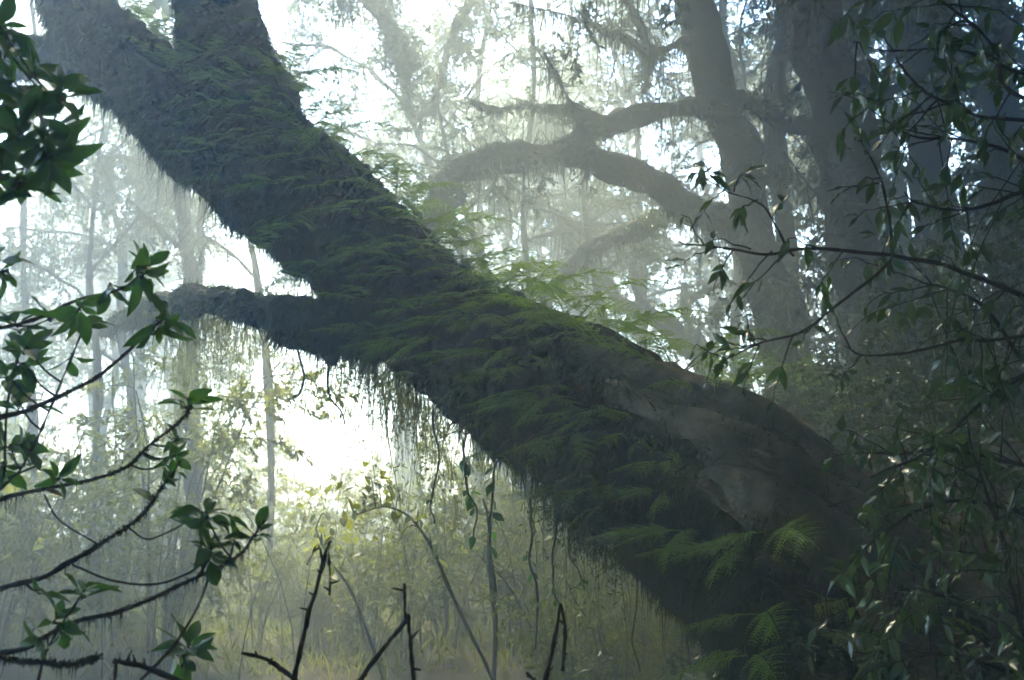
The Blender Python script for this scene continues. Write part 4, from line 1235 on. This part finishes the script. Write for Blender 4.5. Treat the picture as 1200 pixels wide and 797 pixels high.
# ------------------------------------------------------------------ foreground: wet narrow-leaved branches on the right
def wet_branch(label, pts, twigs=8, leaves=10, tlen=(45, 120), down=0.6, Lpx=38, explicit=()):
    p, r = PX(pts, 0.72)
    t = thing('wet_branch', label, 'branch', p[0])
    q = catmull(np.hstack([p, r[:, None]]), 50)
    q[1:-1, :3] += np.stack([fbm(q[1:-1, :3] * 7 + c * 5, 2) for c in range(3)], -1) * 0.010
    mb = MB(); mb.tube(q[:, :3], np.maximum(q[:, 3], 0.0012), 8, None, amp=0.0012, freq=60)
    part(mb, 'stem', M['twig'], t)
    dref = float(np.mean([a[2] for a in pts]))
    specs = []
    for _ in range(int(twigs * 1.25)):
        j = rng.integers(4, 50)
        tdir = nrm(q[min(j + 1, 49), :3] - q[j - 1, :3])
        d = nrm(tdir * rng.uniform(0.1, 0.9) + rng.normal(size=3) * [0.6, 0.4, 0.8] + np.array([-0.1, 0, -0.1]))
        specs.append((q[j, :3], d, rng.uniform(*tlen) * dref / FPX))
    for (x0, y0, x1, y1, d_) in explicit:
        a, b = P(x0, y0, d_), P(x1, y1, d_)
        specs.append((a, nrm(b - a), np.linalg.norm(b - a)))
    for b, d, L in specs:
        u = np.linspace(0, 1, 9)[:, None]
        pth = b + d * L * u + np.array([0, 0, -0.22]) * L * u * u + np.stack([fbm(b + u * 3 + c * 7, 2) for c in range(3)], -1) * 0.012 * u
        tw, lv = MB(), MB()
        tw.tube(pth, np.linspace(0.0024, 0.0010, 9), 5, None)
        n = max(2, int(leaves * rng.uniform(0.5, 1.15)))
        for k in range(n):
            i = rng.integers(3, 9)
            side = rand_unit(1)[0]
            ax = nrm(d * 0.5 + side * 0.8 + np.array([0, 0, -down]))
            nor = np.array([0, -0.3, 0.8]) + rng.normal(size=3) * 0.6
            LL = 0.72 * Lpx * dref / FPX * rng.uniform(0.5, 1.25)
            lv.leaves(pth[i][None], ax[None], nor[None], [LL], [LL * rng.uniform(0.26, 0.38)], LEAF_LANCE if rng.random() < 0.5 else LEAF_LANCE2, 0)
        two = part(tw, 'twig', M['twig'], t)
        lv.build('leaves', M['leaf_wet'], two, loc=np.array(t.location))
wet_branch('long arching wet branch reaching left in front of the two big trunks',
    [(1260, 395, 2.5, 10), (1200, 350, 2.5, 9), (1130, 318, 2.5, 8), (1050, 299, 2.5, 7), (980, 293, 2.5, 6), (910, 294, 2.5, 5), (850, 290, 2.5, 4), (795, 283, 2.5, 2)],
    4, 5, (40, 80), explicit=[(925, 294, 860, 345, 2.5), (880, 292, 830, 270, 2.5), (860, 292, 835, 330, 2.5), (840, 290, 800, 300, 2.5), (905, 294, 850, 350, 2.48), (960, 292, 920, 270, 2.5)])
wet_branch('wet twig drooping from the long arching branch over the tilting trunk',
    [(1045, 300, 2.5, 5), (1010, 335, 2.48, 5), (970, 370, 2.46, 4), (930, 392, 2.45, 4), (890, 405, 2.45, 3), (850, 420, 2.45, 2)],
    3, 6, (40, 70), explicit=[(890, 405, 850, 400, 2.45), (890, 405, 870, 450, 2.45), (930, 392, 905, 455, 2.45), (975, 365, 965, 340, 2.45), (860, 415, 828, 435, 2.45), (885, 405, 872, 360, 2.45), (900, 400, 870, 385, 2.42)])
wet_branch('leafy shoot curving up above the long arching branch at the left',
    [(930, 300, 2.55, 4), (910, 262, 2.55, 4), (890, 235, 2.55, 3), (850, 222, 2.55, 2), (838, 205, 2.55, 2)],
    2, 6, (25, 50), explicit=[(850, 222, 838, 190, 2.55), (850, 222, 825, 240, 2.55), (888, 234, 862, 245, 2.55), (905, 258, 915, 230, 2.55), (860, 225, 870, 195, 2.55)])
wet_branch('thin branch hanging down past the nearest big trunk to the arching branch',
    [(1048, 302, 2.45, 5), (1042, 255, 2.45, 4), (1025, 205, 2.45, 4), (1012, 180, 2.45, 3), (1005, 165, 2.45, 2)],
    2, 4, (25, 55), explicit=[(1015, 182, 1000, 130, 2.45), (1030, 215, 985, 215, 2.45)])
wet_branch('high wet branch hooked like an elbow at the top right', [(1260, 140, 2.4, 8), (1200, 116, 2.4, 7), (1172, 97, 2.4, 7), (1168, 65, 2.4, 5), (1140, 30, 2.4, 5), (1100, 5, 2.4, 4), (1060, -20, 2.4, 3)],
    9, 9, (40, 90), 0.8, 42, explicit=[(1140, 30, 1080, 20, 2.4), (1120, 15, 1090, 60, 2.4), (1110, 5, 1010, 5, 2.4), (1168, 70, 1110, 30, 2.4)])
wet_branch('straight wet branch pointing left from the right edge below the elbow', [(1260, 150, 2.3, 8), (1200, 142, 2.3, 7), (1150, 138, 2.3, 6), (1110, 122, 2.3, 5), (1078, 103, 2.3, 4), (1050, 65, 2.3, 3)],
    6, 7, (40, 90), 0.8, 36, explicit=[(1080, 107, 1020, 116, 2.3), (1110, 122, 1040, 135, 2.3), (1030, 116, 985, 145, 2.3), (1025, 118, 1000, 105, 2.3)])
wet_branch('wet branch with long leaves crossing the upper right above the grey trunk', [(1260, 110, 2.6, 7), (1200, 90, 2.6, 6), (1145, 62, 2.6, 5), (1090, 55, 2.6, 4), (1040, 60, 2.6, 3), (1000, 50, 2.6, 2)],
    9, 8, (40, 90), 0.9, 46)
wet_branch('dark branch running level at the right with few leaves, just above the shrub', [(1270, 385, 2.4, 7), (1200, 393, 2.4, 6), (1130, 400, 2.4, 6), (1070, 410, 2.4, 5), (1010, 412, 2.4, 3), (990, 405, 2.4, 2)],
    7, 5, (40, 100), 0.4, 34)
wet_branch('bowed branch below the level one carrying shiny pale leaves', [(1260, 400, 2.6, 8), (1180, 450, 2.6, 7), (1130, 490, 2.6, 6), (1080, 530, 2.6, 5), (1020, 560, 2.6, 3)],
    11, 9, (40, 110), 0.5, 38)
wet_branch('glossy branch drooping at the right edge in the middle height', [(1260, 200, 2.7, 8), (1190, 230, 2.7, 7), (1140, 245, 2.7, 5), (1080, 240, 2.7, 4), (1060, 225, 2.7, 2)],
    12, 9, (40, 110), 0.6, 38)
wet_branch('tangled wet branch behind the elbow with crossing twigs', [(1260, 260, 2.9, 8), (1200, 190, 2.9, 7), (1140, 165, 2.9, 5), (1080, 160, 2.9, 4), (1040, 150, 2.9, 2)],
    14, 8, (50, 130), 0.5, 34)
wet_branch('forked wet branch between the arching and the level branches', [(1270, 470, 2.8, 9), (1200, 420, 2.8, 8), (1160, 370, 2.8, 6), (1120, 340, 2.8, 5), (1080, 330, 2.8, 3)],
    15, 9, (50, 130), 0.5, 36)
wet_branch('low wet branch spreading its glossy leaves over the bare root end', [(1260, 560, 2.9, 9), (1180, 540, 2.9, 7), (1110, 530, 2.9, 6), (1070, 535, 2.9, 4), (1040, 540, 2.9, 3)],
    16, 10, (50, 120), 0.4, 38)
wet_branch('wet branch dipping over the trunk foot at the lower right', [(1270, 640, 2.9, 9), (1190, 600, 2.9, 7), (1120, 590, 2.9, 6), (1075, 600, 2.9, 4), (1040, 625, 2.9, 3)],
    16, 10, (50, 120), 0.4, 36)
wet_branch('deeply shaded wet branch at the bottom right corner', [(1270, 760, 3.0, 9), (1190, 720, 3.0, 7), (1120, 700, 3.0, 6), (1070, 690, 3.0, 4), (1035, 700, 3.0, 3)],
    16, 11, (50, 130), 0.4, 34)
wet_branch('lowest wet branch along the bottom edge at the right', [(1270, 840, 3.0, 9), (1190, 790, 3.0, 7), (1110, 770, 3.0, 6), (1050, 760, 3.0, 4), (1000, 770, 3.0, 3)],
    16, 11, (50, 130), 0.4, 34)
wet_branch('upright wet shoot beside the right edge with leaves against the dark bank', [(1230, 820, 2.7, 9), (1190, 700, 2.7, 7), (1170, 620, 2.7, 6), (1140, 540, 2.7, 4), (1130, 480, 2.7, 3)],
    16, 9, (50, 130), 0.4, 36)

# ------------------------------------------------------------------ unseen leaf masses, added to keep the near wood in shade
def shade_roof():
    mb = MB()
    n = 3600
    x = rng.uniform(-9, 14, n); y = rng.uniform(-14, 10.5, n)
    z = 8.2 + 0.35 * np.maximum(y - 4, 0) + rng.uniform(0, 3.0, n)
    keep = ((x > -6.0 + 0.45 * y) | (y < 5.2)) & (z > 1.9 + 0.56 * y + 0.8)
    keep &= ~((np.abs(x - 0.5) < 2.4) & (np.abs(y - 4.8) < 2.2) & (rng.random(n) < 0.6))      # thinned out to let some sky light down onto the trunk
    pos = np.stack([x, y, z], -1)[keep]
    d = nrm(rng.normal(size=(len(pos), 3)) * [1, 1, 0.35])
    put_sprays(mb, 'broad', pos, d, rng.uniform(2.2, 3.4, len(pos)))
    n = 760
    x = np.where(rng.random(n) < 0.3, rng.uniform(-8, 2, n), rng.uniform(2, 10, n)); y = rng.uniform(7, 13.5, n); z = 2.9 + 0.56 * y + rng.uniform(0, 2.2, n)
    keep = (x < -0.2) | (x > 2.2)
    pos = np.stack([x, y, z], -1)[keep]
    put_sprays(mb, 'broad', pos, nrm(rng.normal(size=(len(pos), 3)) * [1, 1, 0.35]), rng.uniform(1.6, 2.4, len(pos)))
    n = 230  # extra patch added to shade the tilting trunk and the upper right
    x = rng.uniform(1.2, 8, n); y = rng.uniform(13, 17, n); z = 3.0 + 0.56 * y + rng.uniform(0, 1.2, n)
    put_sprays(mb, 'broad', np.stack([x, y, z], -1), nrm(rng.normal(size=(n, 3)) * [1, 1, 0.3]), rng.uniform(1.4, 2.2, n))
    # unseen leaf walls added behind and beside the viewpoint to block sky light
    for xr, yr, zr, n in (((-12, 14), (-14, -7), (0, 9), 420), ((8.5, 14), (-8, 11), (1.5, 10), 480), ((-13, -8), (-8, 4), (0, 9), 260), ((4.0, 8.5), (-7, -0.5), (0.5, 8), 160), ((-8, -4), (-7, 0.5), (0, 8), 120)):
        pos = np.stack([rng.uniform(*xr, n), rng.uniform(*yr, n), rng.uniform(*zr, n)], -1)
        put_sprays(mb, 'broad', pos, nrm(rng.normal(size=(n, 3)) * [1, 1, 0.4]), rng.uniform(2.2, 3.4, n))
    o = mb.build('shade_canopy', [M['leaf_bg'], M['bg_bark']]); o['kind'] = 'stuff'
    tag(o, 'unseen leaves added around the viewpoint to shade the near wood and the right bank', 'canopy')
shade_roof()

# ------------------------------------------------------------------ air, sky, sun
def haze():
    bpy.context.view_layer.update()
    top = max((o.matrix_world @ Vector(c)).z for o in COL.objects if o.type == 'MESH' for c in o.bound_box) + 0.4
    low = min((o.matrix_world @ Vector(c)).z for o in COL.objects if o.type == 'MESH' for c in o.bound_box) - 1.0
    print('haze', low, top)
    lo, hi = np.array([-62, -22, low]), np.array([62, 72, top])
    V = np.array([[x, y, z] for x in (lo[0], hi[0]) for y in (lo[1], hi[1]) for z in (lo[2], hi[2])])
    F = np.array([(0, 1, 3, 2), (4, 6, 7, 5), (0, 4, 5, 1), (2, 3, 7, 6), (0, 2, 6, 4), (1, 5, 7, 3)])
    mb = MB(); mb.add(V, F)
    m, nt, N, L = new_mat('mist')
    out = N.new('ShaderNodeOutputMaterial')
    pv = N.new('ShaderNodeVolumePrincipled')
    pv.inputs['Color'].default_value = (0.80, 0.95, 0.98, 1)
    pv.inputs['Density'].default_value = 0.046
    pv.inputs['Anisotropy'].default_value = 0.5
    L.new(pv.outputs[0], out.inputs['Volume'])
    o = mb.build('haze', m, smooth=False)
    o['kind'] = 'stuff'
haze()

SUN_EL, SUN_AZ = R_(52), R_(-16)      # azimuth from +Y towards +X
sd = np.array([math.sin(SUN_AZ) * math.cos(SUN_EL), math.cos(SUN_AZ) * math.cos(SUN_EL), math.sin(SUN_EL)])
w = bpy.data.worlds.new('World'); SC.world = w; w.use_nodes = True
nt = w.node_tree; nt.nodes.clear()
sky = nt.nodes.new('ShaderNodeTexSky'); sky.sky_type = 'NISHITA'; sky.sun_disc = False
sky.sun_elevation = SUN_EL; sky.sun_rotation = SUN_AZ
sky.air_density = 1.0; sky.dust_density = 0.6; sky.ozone_density = 1.0
hs = nt.nodes.new('ShaderNodeHueSaturation'); hs.inputs['Saturation'].default_value = 1.6
bg = nt.nodes.new('ShaderNodeBackground'); bg.inputs['Strength'].default_value = 0.12
wo = nt.nodes.new('ShaderNodeOutputWorld')
nt.links.new(sky.outputs[0], hs.inputs['Color']); nt.links.new(hs.outputs[0], bg.inputs['Color']); nt.links.new(bg.outputs[0], wo.inputs['Surface'])
ld = bpy.data.lights.new('sun', 'SUN'); ld.energy = 3.3; ld.angle = R_(14); ld.color = (1.0, 0.88, 0.60)
lo_ = bpy.data.objects.new('sun', ld); COL.objects.link(lo_)
lo_.rotation_euler = Vector(-sd).to_track_quat('-Z', 'Y').to_euler()

vs = SC.view_settings
vs.view_transform = 'Standard'; vs.look = 'None'; vs.gamma = 1; vs.use_curve_mapping = False
vs.exposure = 4.45
cy = SC.cycles
cy.max_bounces = 5; cy.diffuse_bounces = 2; cy.glossy_bounces = 1; cy.transmission_bounces = 2
cy.volume_bounces = 0; cy.transparent_max_bounces = 4
cy.use_adaptive_sampling = True; cy.adaptive_threshold = 0.025; cy.adaptive_min_samples = 16
cy.use_denoising = True
try: cy.denoiser = 'OPENIMAGEDENOISE'
except Exception: pass
cy.sample_clamp_indirect = 4.0
cy.caustics_reflective = False; cy.caustics_refractive = False
